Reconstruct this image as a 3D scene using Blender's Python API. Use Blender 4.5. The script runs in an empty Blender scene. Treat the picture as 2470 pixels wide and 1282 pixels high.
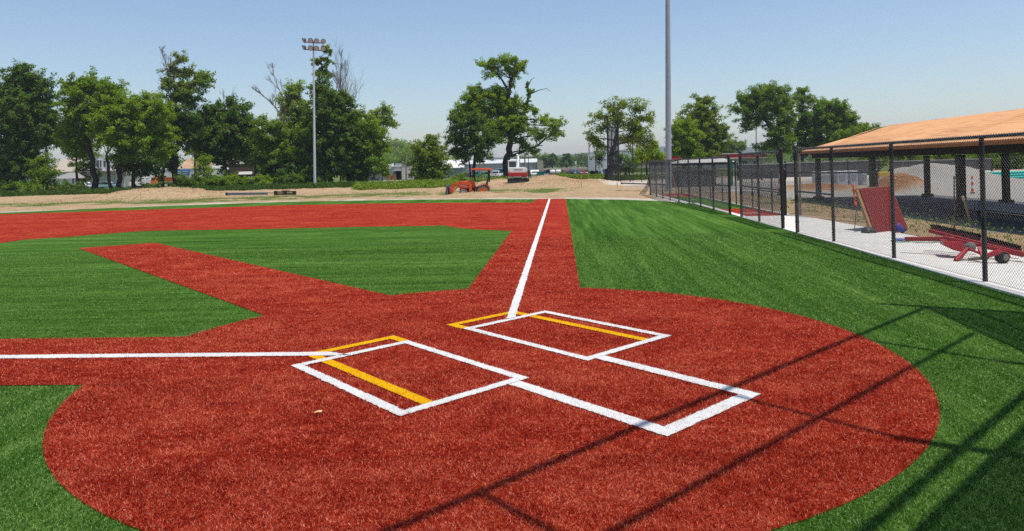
import bpy, bmesh, math, random
import numpy as np
from mathutils import Vector, Matrix

random.seed(7)
RNG = np.random.default_rng(11)
SC = bpy.context.scene
COL = SC.collection
R = math.radians

# ------------------------------------------------------------------ camera
CAM = np.array([0.703, -6.6075, 1.7395])
YAW, ROLL, FPX, PCY, PW = 0.0691, -0.0279, 1686.95, 403.65, 2470.0
cy_, sy_, cr_, sr_ = math.cos(YAW), math.sin(YAW), math.cos(ROLL), math.sin(ROLL)
FWD = np.array([-sy_, cy_, 0.0])
RG0 = np.array([cy_, sy_, 0.0])
UP0 = np.array([0.0, 0.0, 1.0])
RGT = cr_ * RG0 + sr_ * UP0
UPV = -sr_ * RG0 + cr_ * UP0
cd = bpy.data.cameras.new('camera')
cam = bpy.data.objects.new('camera', cd)
COL.objects.link(cam)
cam.matrix_world = Matrix(((RGT[0], UPV[0], -FWD[0], CAM[0]), (RGT[1], UPV[1], -FWD[1], CAM[1]),
                           (RGT[2], UPV[2], -FWD[2], CAM[2]), (0, 0, 0, 1)))
cd.sensor_fit = 'HORIZONTAL'
cd.sensor_width = 36.0
cd.lens = FPX / PW * 36.0
cd.shift_y = -(641.0 - PCY) / PW
cd.clip_start = 0.05
cd.clip_end = 9000
SC.camera = cam

# ------------------------------------------------------------------ sky, sun, exposure
SUNDIR = Vector((0.905 * math.cos(R(74)), -0.425 * math.cos(R(74)), math.sin(R(74)))).normalized()
w = bpy.data.worlds.new('World')
SC.world = w
w.use_nodes = True
wn = w.node_tree.nodes
sky = wn.new('ShaderNodeTexSky')
sky.sky_type = 'NISHITA'
sky.sun_disc = False
sky.sun_elevation = R(74)
sky.sun_rotation = math.atan2(SUNDIR.x, SUNDIR.y)
sky.altitude = 150
sky.air_density = 1.15
sky.dust_density = 0.8
sky.ozone_density = 2.6
bg = wn['Background']
bg.inputs['Strength'].default_value = 0.128
w.node_tree.links.new(sky.outputs[0], bg.inputs['Color'])
sd = bpy.data.lights.new('sun', 'SUN')
sd.energy = 4.4
sd.angle = R(0.53)
sd.color = (1.0, 0.95, 0.88)
sun = bpy.data.objects.new('sun', sd)
COL.objects.link(sun)
sun.rotation_euler = SUNDIR.to_track_quat('Z', 'Y').to_euler()
sun.location = (0, 0, 60)
vs = SC.view_settings
vs.view_transform = 'Standard'
vs.look = 'None'
vs.exposure = 0.12
vs.gamma = 1.0
vs.use_curve_mapping = False
SC.cycles.use_denoising = False
SC.cycles.max_bounces = 6
SC.cycles.diffuse_bounces = 3
SC.cycles.transparent_max_bounces = 12
SC.cycles.volume_bounces = 0

# ------------------------------------------------------------------ sight helpers
def at(px, py, D):
    """point seen at photo pixel (px, py), D metres ahead of the camera"""
    return Vector(CAM + (RGT * (px - PW / 2) / FPX - UPV * (py - PCY) / FPX + FWD) * D)

def gp(px, py, z=0.0):
    d = RGT * (px - PW / 2) / FPX - UPV * (py - PCY) / FPX + FWD
    return Vector(CAM + d * ((z - CAM[2]) / d[2]))

def gd(px, D, z=0.0):
    """ground point below photo column px at depth D"""
    hy = PCY + (px - PW / 2) * ROLL
    p = at(px, hy, D)
    # walk down the image column to height z
    py = hy + (CAM[2] - z) * FPX / D
    p = at(px, py, D)
    p.z = z
    return p

# ------------------------------------------------------------------ materials
MATS = {}
def mat(name, col, rough=0.8, spec=0.3, metal=0.0, noise=0.0, nscale=8.0, bump=0.0, bscale=60.0, trans=0.0, col2=None, coat=0.0):
    if name in MATS:
        return MATS[name]
    m = bpy.data.materials.new(name)
    m.use_nodes = True
    nt = m.node_tree
    b = nt.nodes['Principled BSDF']
    b.inputs['Base Color'].default_value = (*col, 1)
    b.inputs['Roughness'].default_value = rough
    b.inputs['Specular IOR Level'].default_value = spec
    b.inputs['Metallic'].default_value = metal
    b.inputs['Coat Weight'].default_value = coat
    if noise or col2:
        tc = nt.nodes.new('ShaderNodeTexCoord')
        n = nt.nodes.new('ShaderNodeTexNoise')
        n.inputs['Scale'].default_value = nscale
        n.inputs['Detail'].default_value = 6
        n.inputs['Roughness'].default_value = 0.65
        nt.links.new(tc.outputs['Object'], n.inputs['Vector'])
        r = nt.nodes.new('ShaderNodeMapRange')
        r.inputs[1].default_value = 0.3
        r.inputs[2].default_value = 0.7
        nt.links.new(n.outputs['Fac'], r.inputs[0])
        mx = nt.nodes.new('ShaderNodeMix')
        mx.data_type = 'RGBA'
        c2 = col2 if col2 else tuple(max(0, c * (1 + noise)) for c in col)
        c1 = col if col2 else tuple(c * (1 - noise) for c in col)
        mx.inputs[6].default_value = (*c1, 1)
        mx.inputs[7].default_value = (*c2, 1)
        nt.links.new(r.outputs[0], mx.inputs[0])
        nt.links.new(mx.outputs[2], b.inputs['Base Color'])
    if bump:
        tc = nt.nodes.new('ShaderNodeTexCoord')
        n2 = nt.nodes.new('ShaderNodeTexNoise')
        n2.inputs['Scale'].default_value = bscale
        n2.inputs['Detail'].default_value = 4
        nt.links.new(tc.outputs['Object'], n2.inputs['Vector'])
        bp = nt.nodes.new('ShaderNodeBump')
        bp.inputs['Strength'].default_value = bump
        bp.inputs['Distance'].default_value = 0.02
        nt.links.new(n2.outputs['Fac'], bp.inputs['Height'])
        nt.links.new(bp.outputs[0], b.inputs['Normal'])
    MATS[name] = m
    return m

def leafmat(name, c1, c2, trans=0.35):
    if name in MATS:
        return MATS[name]
    m = bpy.data.materials.new(name)
    m.use_nodes = True
    nt = m.node_tree
    nt.nodes.clear()
    out = nt.nodes.new('ShaderNodeOutputMaterial')
    geo = nt.nodes.new('ShaderNodeNewGeometry')
    mx = nt.nodes.new('ShaderNodeMix')
    mx.data_type = 'RGBA'
    mx.inputs[6].default_value = (*c1, 1)
    mx.inputs[7].default_value = (*c2, 1)
    nt.links.new(geo.outputs['Random Per Island'], mx.inputs[0])
    d = nt.nodes.new('ShaderNodeBsdfDiffuse')
    t = nt.nodes.new('ShaderNodeBsdfTranslucent')
    nt.links.new(mx.outputs[2], d.inputs['Color'])
    hs = nt.nodes.new('ShaderNodeHueSaturation')
    hs.inputs['Hue'].default_value = 0.475
    hs.inputs['Saturation'].default_value = 1.1
    hs.inputs['Value'].default_value = 1.2
    nt.links.new(mx.outputs[2], hs.inputs['Color'])
    nt.links.new(hs.outputs[0], t.inputs['Color'])
    ms = nt.nodes.new('ShaderNodeMixShader')
    ms.inputs[0].default_value = trans
    nt.links.new(d.outputs[0], ms.inputs[1])
    nt.links.new(t.outputs[0], ms.inputs[2])
    g = nt.nodes.new('ShaderNodeBsdfGlossy')
    g.inputs['Roughness'].default_value = 0.45
    g.inputs['Color'].default_value = (0.6, 0.65, 0.6, 1)
    m2 = nt.nodes.new('ShaderNodeMixShader')
    m2.inputs[0].default_value = 0.012
    nt.links.new(ms.outputs[0], m2.inputs[1])
    nt.links.new(g.outputs[0], m2.inputs[2])
    nt.links.new(m2.outputs[0], out.inputs[0])
    MATS[name] = m
    return m

# ------------------------------------------------------------------ mesh helpers
class MB:
    def __init__(self):
        self.v = []
        self.f = []
    def box(self, c, s, rz=0.0, tilt=None):
        x, y, z = (a / 2 for a in s)
        M = Matrix.Rotation(rz, 3, 'Z')
        if tilt is not None:
            M = M @ Matrix.Rotation(tilt[1], 3, tilt[0])
        i = len(self.v)
        for dx, dy, dz in ((-x, -y, -z), (x, -y, -z), (x, y, -z), (-x, y, -z), (-x, -y, z), (x, -y, z), (x, y, z), (-x, y, z)):
            self.v.append(Vector(c) + M @ Vector((dx, dy, dz)))
        for q in ((0, 3, 2, 1), (4, 5, 6, 7), (0, 1, 5, 4), (1, 2, 6, 5), (2, 3, 7, 6), (3, 0, 4, 7)):
            self.f.append(tuple(i + k for k in q))
        return self
    def tube(self, pts, rads, n=6, cap=True):
        pts = [Vector(p) for p in pts]
        if not isinstance(rads, (list, tuple)):
            rads = [rads] * len(pts)
        base = len(self.v)
        prev = None
        for k, p in enumerate(pts):
            d = (pts[min(k + 1, len(pts) - 1)] - pts[max(k - 1, 0)])
            d = d.normalized() if d.length > 1e-9 else Vector((0, 0, 1))
            if prev is None:
                a = d.orthogonal().normalized()
            else:
                a = prev - d * prev.dot(d)
                a = a.normalized() if a.length > 1e-6 else d.orthogonal().normalized()
            prev = a
            b = d.cross(a)
            for j in range(n):
                t = 2 * math.pi * j / n
                self.v.append(p + (a * math.cos(t) + b * math.sin(t)) * rads[k])
        for k in range(len(pts) - 1):
            for j in range(n):
                q0 = base + k * n + j
                q1 = base + k * n + (j + 1) % n
                self.f.append((q0, q1, q1 + n, q0 + n))
        if cap:
            self.f.append(tuple(base + j for j in range(n))[::-1])
            e = base + (len(pts) - 1) * n
            self.f.append(tuple(e + j for j in range(n)))
        return self
    def bar(self, a, b, wd, ht):
        """square bar from a to b"""
        a, b = Vector(a), Vector(b)
        d = (b - a).normalized()
        up = Vector((0, 0, 1)) if abs(d.z) < 0.95 else Vector((0, 1, 0))
        s = d.cross(up).normalized() * wd / 2
        u = s.cross(d).normalized() * ht / 2
        i = len(self.v)
        for p in (a, b):
            for q in (-s - u, s - u, s + u, -s + u):
                self.v.append(p + q)
        for q in ((0, 1, 2, 3), (7, 6, 5, 4), (0, 4, 5, 1), (1, 5, 6, 2), (2, 6, 7, 3), (3, 7, 4, 0)):
            self.f.append(tuple(i + k for k in q))
        return self
    def prism(self, prof, y0, y1, axis='y'):
        """profile of (x, z) points swept along y (or (y, z) along x)"""
        i = len(self.v)
        n = len(prof)
        for t in (y0, y1):
            for a, z in prof:
                self.v.append(Vector((a, t, z)) if axis == 'y' else Vector((t, a, z)))
        self.f.append(tuple(i + k for k in range(n)))
        self.f.append(tuple(i + n + k for k in range(n))[::-1])
        for k in range(n):
            k2 = (k + 1) % n
            self.f.append((i + k, i + n + k, i + n + k2, i + k2))
        return self
    def face(self, pts):
        i = len(self.v)
        self.v += [Vector(p) for p in pts]
        self.f.append(tuple(range(i, i + len(pts))))
        return self
    def lathe(self, c, axis, prof, n=16):
        """prof of (along, radius)"""
        axis = Vector(axis).normalized()
        a = axis.orthogonal().normalized()
        b = axis.cross(a)
        i = len(self.v)
        m = len(prof)
        for t, r in prof:
            for j in range(n):
                q = 2 * math.pi * j / n
                self.v.append(Vector(c) + axis * t + (a * math.cos(q) + b * math.sin(q)) * r)
        for k in range(m - 1):
            for j in range(n):
                q0 = i + k * n + j
                q1 = i + k * n + (j + 1) % n
                self.f.append((q0, q1, q1 + n, q0 + n))
        self.f.append(tuple(i + j for j in range(n))[::-1])
        self.f.append(tuple(i + (m - 1) * n + j for j in range(n)))
        return self
    def build(self, name, material, parent=None, smooth=False, bevel=0.0, kind=None, label=None):
        me = bpy.data.meshes.new(name)
        off = Vector((0, 0, 0))
        me.from_pydata([tuple(p) for p in self.v], [], self.f)
        bm = bmesh.new()
        bm.from_mesh(me)
        bmesh.ops.recalc_face_normals(bm, faces=bm.faces[:])
        bm.to_mesh(me)
        bm.free()
        me.materials.append(material)
        if smooth:
            for p in me.polygons:
                p.use_smooth = True
        o = bpy.data.objects.new(name, me)
        COL.objects.link(o)
        if parent is not None:
            o.parent = parent
        if bevel:
            md = o.modifiers.new('bevel', 'BEVEL')
            md.width = bevel
            md.segments = 2
            md.limit_method = 'ANGLE'
            md.angle_limit = R(40)
        if smooth and not bevel:
            try:
                me.set_sharp_from_angle(angle=R(40))
            except Exception:
                pass
        if kind:
            o['kind'] = kind
        if label:
            o['label'] = label
        return o

def thing(name, label, cat, loc=(0, 0, 0), rz=0.0, group=None):
    o = bpy.data.objects.new(name, None)
    o.empty_display_size = 0.2
    COL.objects.link(o)
    o.location = loc
    o.rotation_euler = (0, 0, rz)
    o['label'] = label
    o['category'] = cat
    if group:
        o['group'] = group
    return o

def tag(o, label, cat, group=None):
    o['label'] = label
    o['category'] = cat
    if group:
        o['group'] = group
    return o

def raw(name, verts, faces, material, parent=None, kind=None):
    """numpy arrays straight to a mesh; faces (n, k)"""
    me = bpy.data.meshes.new(name)
    nv, nf, k = len(verts), len(faces), faces.shape[1]
    me.vertices.add(nv)
    me.vertices.foreach_set('co', np.ascontiguousarray(verts, dtype=np.float32).ravel())
    me.loops.add(nf * k)
    me.loops.foreach_set('vertex_index', np.ascontiguousarray(faces, dtype=np.int32).ravel())
    me.polygons.add(nf)
    me.polygons.foreach_set('loop_start', np.arange(0, nf * k, k, dtype=np.int32))
    me.update(calc_edges=True)
    me.validate()
    me.materials.append(material)
    o = bpy.data.objects.new(name, me)
    COL.objects.link(o)
    if parent is not None:
        o.parent = parent
    if kind:
        o['kind'] = kind
    return o

def dup(root, loc, rz, label=None, group=None):
    r = root.copy()
    COL.objects.link(r)
    r.location = loc
    r.rotation_euler = (0, 0, rz)
    if label:
        r['label'] = label
    if group:
        r['group'] = group
    for ch in list(root.children):
        c = ch.copy()
        COL.objects.link(c)
        c.parent = r
        for g in ch.children:
            d = g.copy()
            COL.objects.link(d)
            d.parent = c
    return r

def noise2(x, y, sc, seed):
    """cheap smooth value noise"""
    x = np.asarray(x) * sc + seed * 17.3
    y = np.asarray(y) * sc + seed * 5.7
    xi, yi = np.floor(x), np.floor(y)
    fx, fy = x - xi, y - yi
    fx = fx * fx * (3 - 2 * fx)
    fy = fy * fy * (3 - 2 * fy)
    def h(a, b):
        t = np.sin(a * 127.1 + b * 311.7 + seed) * 43758.5453
        return t - np.floor(t)
    return (h(xi, yi) * (1 - fx) + h(xi + 1, yi) * fx) * (1 - fy) + (h(xi, yi + 1) * (1 - fx) + h(xi + 1, yi + 1) * fx) * fy

def inpoly(x, y, poly):
    ins = np.zeros(x.shape, bool)
    n = len(poly)
    for i in range(n):
        x0, y0 = poly[i]
        x1, y1 = poly[(i + 1) % n]
        if y0 == y1:
            continue
        c = ((y0 > y) != (y1 > y)) & (x < (x1 - x0) * (y - y0) / (y1 - y0) + x0)
        ins ^= c
    return ins

# ================================================================== THE GROUND
S2 = 2 ** -0.5
def uv(u, v):
    return ((u - v) * S2, (u + v) * S2)

GREEN_POLY = [(6.2, -13), (6.2, 23.0), (5.37, 25.6), (3.66, 27.9), (1.0, 30.2), (-0.64, 30.6), (-4, 32.4), (-7.85, 33.8), (-15.9, 35.3),
              (-22.9, 33.8), (-27, 32.1), (-30.3, 30), (-34, 25), (-36, 10), (-34, 0), (-30, -8), (-12, -13)]
SKIN_POLY = [(-0.67, 12.41), (-1.64, 13.0), (-2.29, 13.65), (-2.75, 14.4), (-2.94, 14.74), (-3.94, 14.72), (-5.91, 14.9), (-7.84, 14.92), (-10.11, 15.0),
             (-12.35, 15.2), (-12.92, 15.09), (-13.51, 14.53), (-14.2, 13.6), (-15.1, 13.0), (-15.1, 4), (-14.74, 2.94), (-13.6, 2.3),
             (-13, 1.64), (-12.41, 0.67), (-12.41, -0.98), (-30, -0.98), (-31.5, 10), (-31.2, 20), (-28.7, 28.2), (-25, 29.0), (-20.25, 29.6), (-14.2, 30.7),
             (-9.5, 30.1), (-4.6, 28.7), (-0.67, 27.1)]
CIRC = (0.066, -0.09, 3.535)
circle_poly = [(CIRC[0] + CIRC[2] * math.cos(2 * math.pi * k / 96), CIRC[1] + CIRC[2] * math.sin(2 * math.pi * k / 96)) for k in range(96)]
LANE1_POLY = [(-0.67, 3.0), (0.93, 3.0), (0.93, 30.19), (-0.67, 30.58)]
LANE3_POLY = [(-2.9, -0.98), (-2.9, 0.67), (-12.6, 0.67), (-12.6, -0.98)]
STRIP_POLY = [(-2.0, 0.7), (-2.95, 1.72), (-11.41, 10.15), (-9.99, 11.12), (-1.79, 3.03), (-0.9, 2.1)]
RED_POLYS = [circle_poly, LANE1_POLY, LANE3_POLY, SKIN_POLY, STRIP_POLY]

def quad_uv(u0, v0, u1, v1):
    return [uv(u0, v0), uv(u1, v0), uv(u1, v1), uv(u0, v1)]
WL = 0.088
WHITE = {'foul_line': [], 'batters_box_line': [], 'catchers_box_line': []}
WHITE['foul_line'] = [[(0.038, 1.30), (0.138, 1.40), (0.138, 30.45), (0.038, 30.5)], [(-1.55, -0.02), (-1.30, -0.148), (-14.5, -0.148), (-14.5, -0.02)]]
for sg in (-1, 1):
    a, b = 0.348 * sg, 1.58 * sg
    for (u0, v0, u1, v1) in ((a, -0.914, a + WL * sg, 0.914), (b - WL * sg, -0.914, b, 0.914),
                             (a + WL * sg, 0.914 - WL, b - WL * sg, 0.914), (a + WL * sg, -0.914, b - WL * sg, -0.914 + WL)):
        WHITE['batters_box_line'].append(quad_uv(u0, v0, u1, v1))
    c0, c1 = 0.573 * sg, (0.573 - WL - 0.03) * sg
    WHITE['catchers_box_line'].append(quad_uv(c0, -0.914 - 0.002, c1, -2.45))
WHITE['catchers_box_line'].append(quad_uv(-0.453, -2.45, 0.453, -2.45 + 0.115))
YELLOW = []
for sg in (-1, 1):
    a, b = 0.335 * sg, 1.33 * sg
    YELLOW.append(quad_uv(a, 0.916, a + 0.1 * sg, 1.2))
    YELLOW.append(quad_uv(a + 0.1 * sg, 1.1, b, 1.2))
    YELLOW.append(quad_uv(b - 0.1 * sg, 0.916, b, 1.1))
    YELLOW.append(quad_uv(b - 0.1 * sg, -0.914 + WL, b, 0.914 - WL))

def turf_class(x, y):
    """0 green 1 red 2 yellow 3 white -1 none"""
    c = np.where(inpoly(x, y, GREEN_POLY), 0, -1)
    for p in RED_POLYS:
        c[inpoly(x, y, p) & (c >= 0)] = 1
    for p in YELLOW:
        c[inpoly(x, y, p)] = 2
    for k in WHITE:
        for p in WHITE[k]:
            c[inpoly(x, y, p)] = 3
    return c

def turf_nodes(nt, ramp, streak, fine, rnd, gain, blot=1.0):
    """shared turf colour: fine grain + clumps + painted sheen of the brushed pile, as streaks -> colour"""
    tc = nt.nodes.new('ShaderNodeTexCoord')
    def noi(scale, det, st=None, rough=0.6):
        n = nt.nodes.new('ShaderNodeTexNoise')
        n.inputs['Scale'].default_value = scale
        n.inputs['Detail'].default_value = det
        n.inputs['Roughness'].default_value = rough
        mp = nt.nodes.new('ShaderNodeMapping')
        mp.inputs['Scale'].default_value = (*(st or (1, 1)), 1)
        nt.links.new(tc.outputs['Object'], mp.inputs['Vector'])
        nt.links.new(mp.outputs[0], n.inputs['Vector'])
        return n.outputs['Fac']
    def mad(a, k, c):
        n = nt.nodes.new('ShaderNodeMath')
        n.operation = 'MULTIPLY_ADD'
        nt.links.new(a, n.inputs[0])
        n.inputs[1].default_value = k
        if isinstance(c, (int, float)):
            n.inputs[2].default_value = c
        else:
            nt.links.new(c, n.inputs[2])
        return n.outputs[0]
    f1 = noi(fine, 2, None, 0.8)
    f2 = noi(42, 3, None, 0.75)
    f3 = noi(2.6, 5, streak, 0.65)
    f4 = noi(0.55, 3, streak, 0.5)
    f5 = noi(11, 3, (streak[0] ** 0.5, streak[1] ** 0.5), 0.6)
    g = gain
    v = mad(f1, 1.3 * g, -0.65 * g + 0.44)
    v = mad(f2, 1.15 * g, v)
    v = mad(f3, 1.15 * blot, v)
    v = mad(f4, 0.9 * blot ** 2, v)
    v = mad(f5, 0.6, v)
    off = 0.575 * g + 0.575 * blot + 0.45 * blot ** 2 + 0.30
    if rnd:
        geo = nt.nodes.new('ShaderNodeNewGeometry')
        v = mad(geo.outputs['Random Per Island'], 1.25, v)
        off += 0.625
    v = mad(v, 1.0, -off)
    cr = nt.nodes.new('ShaderNodeValToRGB')
    els = cr.color_ramp.elements
    while len(els) < len(ramp):
        els.new(0.5)
    for e, (p, c) in zip(els, ramp):
        e.position = p
        e.color = (*c, 1)
    nt.links.new(v, cr.inputs[0])
    return cr.outputs[0], f1, f2

def turfmat(name, ramp, streak=(1, 1), fine=230.0, gain=1.0, blot=1.0):
    m = bpy.data.materials.new(name)
    m.use_nodes = True
    nt = m.node_tree
    b = nt.nodes['Principled BSDF']
    c, f1, f2 = turf_nodes(nt, ramp, streak, fine, False, gain, blot)
    nt.links.new(c, b.inputs['Base Color'])
    b.inputs['Roughness'].default_value = 0.8
    b.inputs['Specular IOR Level'].default_value = 0.04
    ad = nt.nodes.new('ShaderNodeMath')
    nt.links.new(f1, ad.inputs[0])
    nt.links.new(f2, ad.inputs[1])
    bp = nt.nodes.new('ShaderNodeBump')
    bp.inputs['Strength'].default_value = 0.8
    bp.inputs['Distance'].default_value = 0.012
    nt.links.new(ad.outputs[0], bp.inputs['Height'])
    nt.links.new(bp.outputs[0], b.inputs['Normal'])
    MATS[name] = m
    return m

def rs(ramp, k):
    return [(p, tuple(x * k for x in c)) for p, c in ramp]
RAMP_R = [(0.05, (0.115, 0.003, 0.001)), (0.42, (0.37, 0.017, 0.005)), (0.72, (0.59, 0.095, 0.040)), (1.0, (0.76, 0.27, 0.16))]  # red and green: pale top stops paint glossy blade-tip highlights into the colour
RAMP_G = [(0.05, (0.010, 0.048, 0.002)), (0.42, (0.050, 0.145, 0.010)), (0.72, (0.145, 0.275, 0.042)), (1.0, (0.30, 0.44, 0.14))]
RAMP_W = [(0.0, (0.60, 0.58, 0.56)), (1.0, (0.86, 0.85, 0.83))]
RAMP_Y = [(0.0, (0.66, 0.33, 0.002)), (1.0, (0.88, 0.52, 0.01))]

M_green = turfmat('green_turf', rs(RAMP_G, 0.74), (2.3, 0.09), 230, 1.1, 0.85)
M_greenL = turfmat('green_turf_cross', rs(RAMP_G, 0.74), (0.16, 1.9), 230, 1.1, 0.8)
M_red = turfmat('red_turf', rs(RAMP_R, 0.76), (0.6, 1.2), 230, 1.15, 0.62)
M_white = turfmat('white_turf', RAMP_W, (1, 1), 180, 0.5)
M_yellow = turfmat('yellow_turf', RAMP_Y, (1, 1), 180, 0.5)

def sheet(name, poly, z, m, parent=None):
    me = bpy.data.meshes.new(name)
    bm = bmesh.new()
    vs_ = [bm.verts.new((x, y, z)) for x, y in poly]
    bm.faces.new(vs_)
    bmesh.ops.recalc_face_normals(bm, faces=bm.faces[:])
    for f in bm.faces:
        if f.normal.z < 0:
            f.normal_flip()
    bmesh.ops.triangulate(bm, faces=bm.faces[:])
    bm.to_mesh(me)
    bm.free()
    me.materials.append(m)
    o = bpy.data.objects.new(name, me)
    COL.objects.link(o)
    if parent:
        o.parent = parent
    else:
        o['kind'] = 'structure'
    return o

sheet('green_turf', GREEN_POLY, 0.0, M_green)
INF = [(-0.60, 3.2), (-0.60, 12.5), (-2.9, 14.85), (-12.8, 15.2), (-15.2, 13.1), (-15.2, 2.6), (-12.5, 0.6), (-3.0, 0.6), (-2.2, 2.2)]
sheet('infield_turf', INF, 0.003, M_greenL)
zz = 0.0045
for nm, p in (('home_plate_circle', circle_poly), ('infield_skin_turf', SKIN_POLY), ('third_base_lane', LANE3_POLY), ('first_base_lane', LANE1_POLY), ('pitching_lane', STRIP_POLY)):
    sheet(nm, p, zz, M_red)
    zz += 0.0015
for p in YELLOW:
    sheet('softball_box_line', p, zz, M_yellow)
zz += 0.0012
def ragged(poly):
    """fibre-ragged outline for an inlaid line"""
    out = []
    n = len(poly)
    for i in range(n):
        a, b = np.array(poly[i]), np.array(poly[(i + 1) % n])
        L = np.hypot(*(b - a))
        d = (b - a) / L
        m = np.array([-d[1], d[0]])
        k = int(min(L / 0.022, 420))
        for j in range(max(1, k)):
            t = j / max(1, k)
            w_ = 0.0 if j == 0 else RNG.normal(0, 0.0035) + 0.006 * (noise2(np.array([a[0] + t * L * 7]), np.array([a[1] + i * 3.1]), 1.0, 6)[0] - 0.5)
            q = a + d * L * t + m * w_
            out.append((q[0], q[1]))
    return out
for k in WHITE:
    for p in WHITE[k]:
        sheet(k, ragged(p), zz, M_white)
ZT = zz

# turf fibres near the camera: one real blade each
def fibres():
    bands = [(2.7, 4.2, 26000, 0.0030, 0.020), (4.2, 6.0, 15000, 0.0036, 0.020), (6.0, 8.5, 7500, 0.0046, 0.020),
             (8.5, 12.0, 3600, 0.0064, 0.021), (12.0, 17.0, 1300, 0.0095, 0.022)]
    P, Wd, Hh = [], [], []
    for d0, d1, dens, bw, bh in bands:
        lat = lambda D: 0.76 * D + 0.5
        area = (lat(d0) + lat(d1)) * (d1 - d0)
        n = int(area * dens)
        D = np.sqrt(RNG.uniform(d0 ** 2, d1 ** 2, n))
        L = RNG.uniform(-1, 1, n) * lat(D)
        x = CAM[0] + RG0[0] * L + FWD[0] * D
        y = CAM[1] + RG0[1] * L + FWD[1] * D
        P.append(np.c_[x, y])
        Wd.append(bw * RNG.uniform(0.7, 1.3, n))
        Hh.append(bh * RNG.uniform(0.6, 1.25, n))
    P = np.concatenate(P)
    Wd = np.concatenate(Wd)
    Hh = np.concatenate(Hh)
    c = turf_class(P[:, 0], P[:, 1])
    names = {0: ('green_turf_fibres', leaf_g), 1: ('red_turf_fibres', leaf_r), 2: ('yellow_turf_fibres', leaf_y), 3: ('white_turf_fibres', leaf_w)}
    for k, (nm, m) in names.items():
        q = c == k
        p = P[q]
        n = len(p)
        az = RNG.uniform(0, 2 * np.pi, n)
        lean = np.radians(RNG.uniform(15, 80, n))
        h, wd = Hh[q], Wd[q]
        if k >= 2:
            h = h * 0.9
        dx, dy, dz = np.cos(az) * np.sin(lean), np.sin(az) * np.sin(lean), np.cos(lean)
        tw = RNG.uniform(0, 2 * np.pi, n)
        bx, by = np.cos(tw), np.sin(tw)
        z0 = ZT if k >= 1 else 0.004
        base = np.c_[p, np.full(n, z0 - 0.004)]
        a = base + np.c_[bx, by, np.zeros(n)] * wd[:, None] / 2
        b = base - np.c_[bx, by, np.zeros(n)] * wd[:, None] / 2
        t = base + np.c_[dx, dy, dz] * h[:, None]
        V = np.stack([a, b, t], 1).reshape(-1, 3)
        F = np.arange(3 * n).reshape(-1, 3)
        raw(nm, V, F, m, kind='stuff')

def fibremat(name, ramp, streak, gl, gain=1.0, tr=0.3, blot=1.0):
    m = bpy.data.materials.new(name)
    m.use_nodes = True
    nt = m.node_tree
    nt.nodes.clear()
    out = nt.nodes.new('ShaderNodeOutputMaterial')
    c, f1, f2 = turf_nodes(nt, ramp, streak, 160, True, gain, blot)
    d = nt.nodes.new('ShaderNodeBsdfDiffuse')
    t = nt.nodes.new('ShaderNodeBsdfTranslucent')
    g = nt.nodes.new('ShaderNodeBsdfGlossy')
    g.inputs['Roughness'].default_value = 0.42
    g.inputs['Color'].default_value = (0.8, 0.8, 0.8, 1)
    nt.links.new(c, d.inputs['Color'])
    nt.links.new(c, t.inputs['Color'])
    a1 = nt.nodes.new('ShaderNodeMixShader')
    a1.inputs[0].default_value = tr
    nt.links.new(d.outputs[0], a1.inputs[1])
    nt.links.new(t.outputs[0], a1.inputs[2])
    a2 = nt.nodes.new('ShaderNodeMixShader')
    a2.inputs[0].default_value = gl
    nt.links.new(a1.outputs[0], a2.inputs[1])
    nt.links.new(g.outputs[0], a2.inputs[2])
    nt.links.new(a2.outputs[0], out.inputs[0])
    return m
leaf_g = fibremat('green_fibre', rs(RAMP_G, 1.12), (2.0, 0.12), 0.02, 1.1, 0.3, 0.8)
leaf_r = fibremat('red_fibre', rs(RAMP_R, 1.15), (0.6, 1.2), 0.014, 1.15, 0.3, 0.62)
leaf_y = fibremat('yellow_fibre', RAMP_Y, (1, 1), 0.02, 0.5)
leaf_w = fibremat('white_fibre', rs(RAMP_W, 1.03), (1, 1), 0.02, 0.5)
fibres()

# ---- terrain beyond the turf: dirt, sand ring, grass, spoil mounds
MOUNDS = []
def mound(px, py_base_D, h, rx, ry, sharp=1.0):
    p = gd(px, py_base_D)
    MOUNDS.append((p.x, p.y, h, rx, ry, sharp))
mound(345, 60, 0.42, 3.2, 4.0)
mound(425, 61, 0.46, 3.2, 4.0)
mound(240, 60, 0.22, 3.5, 3.0)
mound(500, 62, 0.16, 3.0, 3.0)
mound(1205, 84, 0.40, 2.0, 4)
mound(1318, 82, 0.62, 2.4, 5)
mound(1350, 74, 0.34, 2.8, 6)
mound(1265, 63, 0.20, 5, 4)
mound(1400, 66, 0.22, 4, 3)
mound(1110, 46.5, 0.16, 0.9, 1.2)
mound(1165, 46.5, 0.17, 0.9, 1.2)
mound(1200, 48, 0.14, 1.5, 1.2)
mound(1440, 68, 0.14, 2, 2)
mound(2185, 34, 0.62, 0.75, 1.8)
mound(2150, 35, 0.45, 0.9, 1.8)
mound(1965, 40, 0.35, 3.0, 1.5)
mound(2275, 48, 0.60, 2.6, 5)
mound(2225, 50, 0.65, 1.8, 5)

_t = gd(1134, 48.9)
TRACTOR_XY = (_t.x, _t.y)
def camspace(x, y):
    dx, dy = x - CAM[0], y - CAM[1]
    D = dx * FWD[0] + dy * FWD[1]
    L = dx * RG0[0] + dy * RG0[1]
    return D, L

def dist_poly(x, y, poly):
    d = np.full(x.shape, 1e9)
    n = len(poly)
    for i in range(n):
        ax, ay = poly[i]
        bx, by = poly[(i + 1) % n]
        ex, ey = bx - ax, by - ay
        L2 = ex * ex + ey * ey
        t = np.clip(((x - ax) * ex + (y - ay) * ey) / L2, 0, 1)
        d = np.minimum(d, np.hypot(x - ax - t * ex, y - ay - t * ey))
    return d

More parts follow.
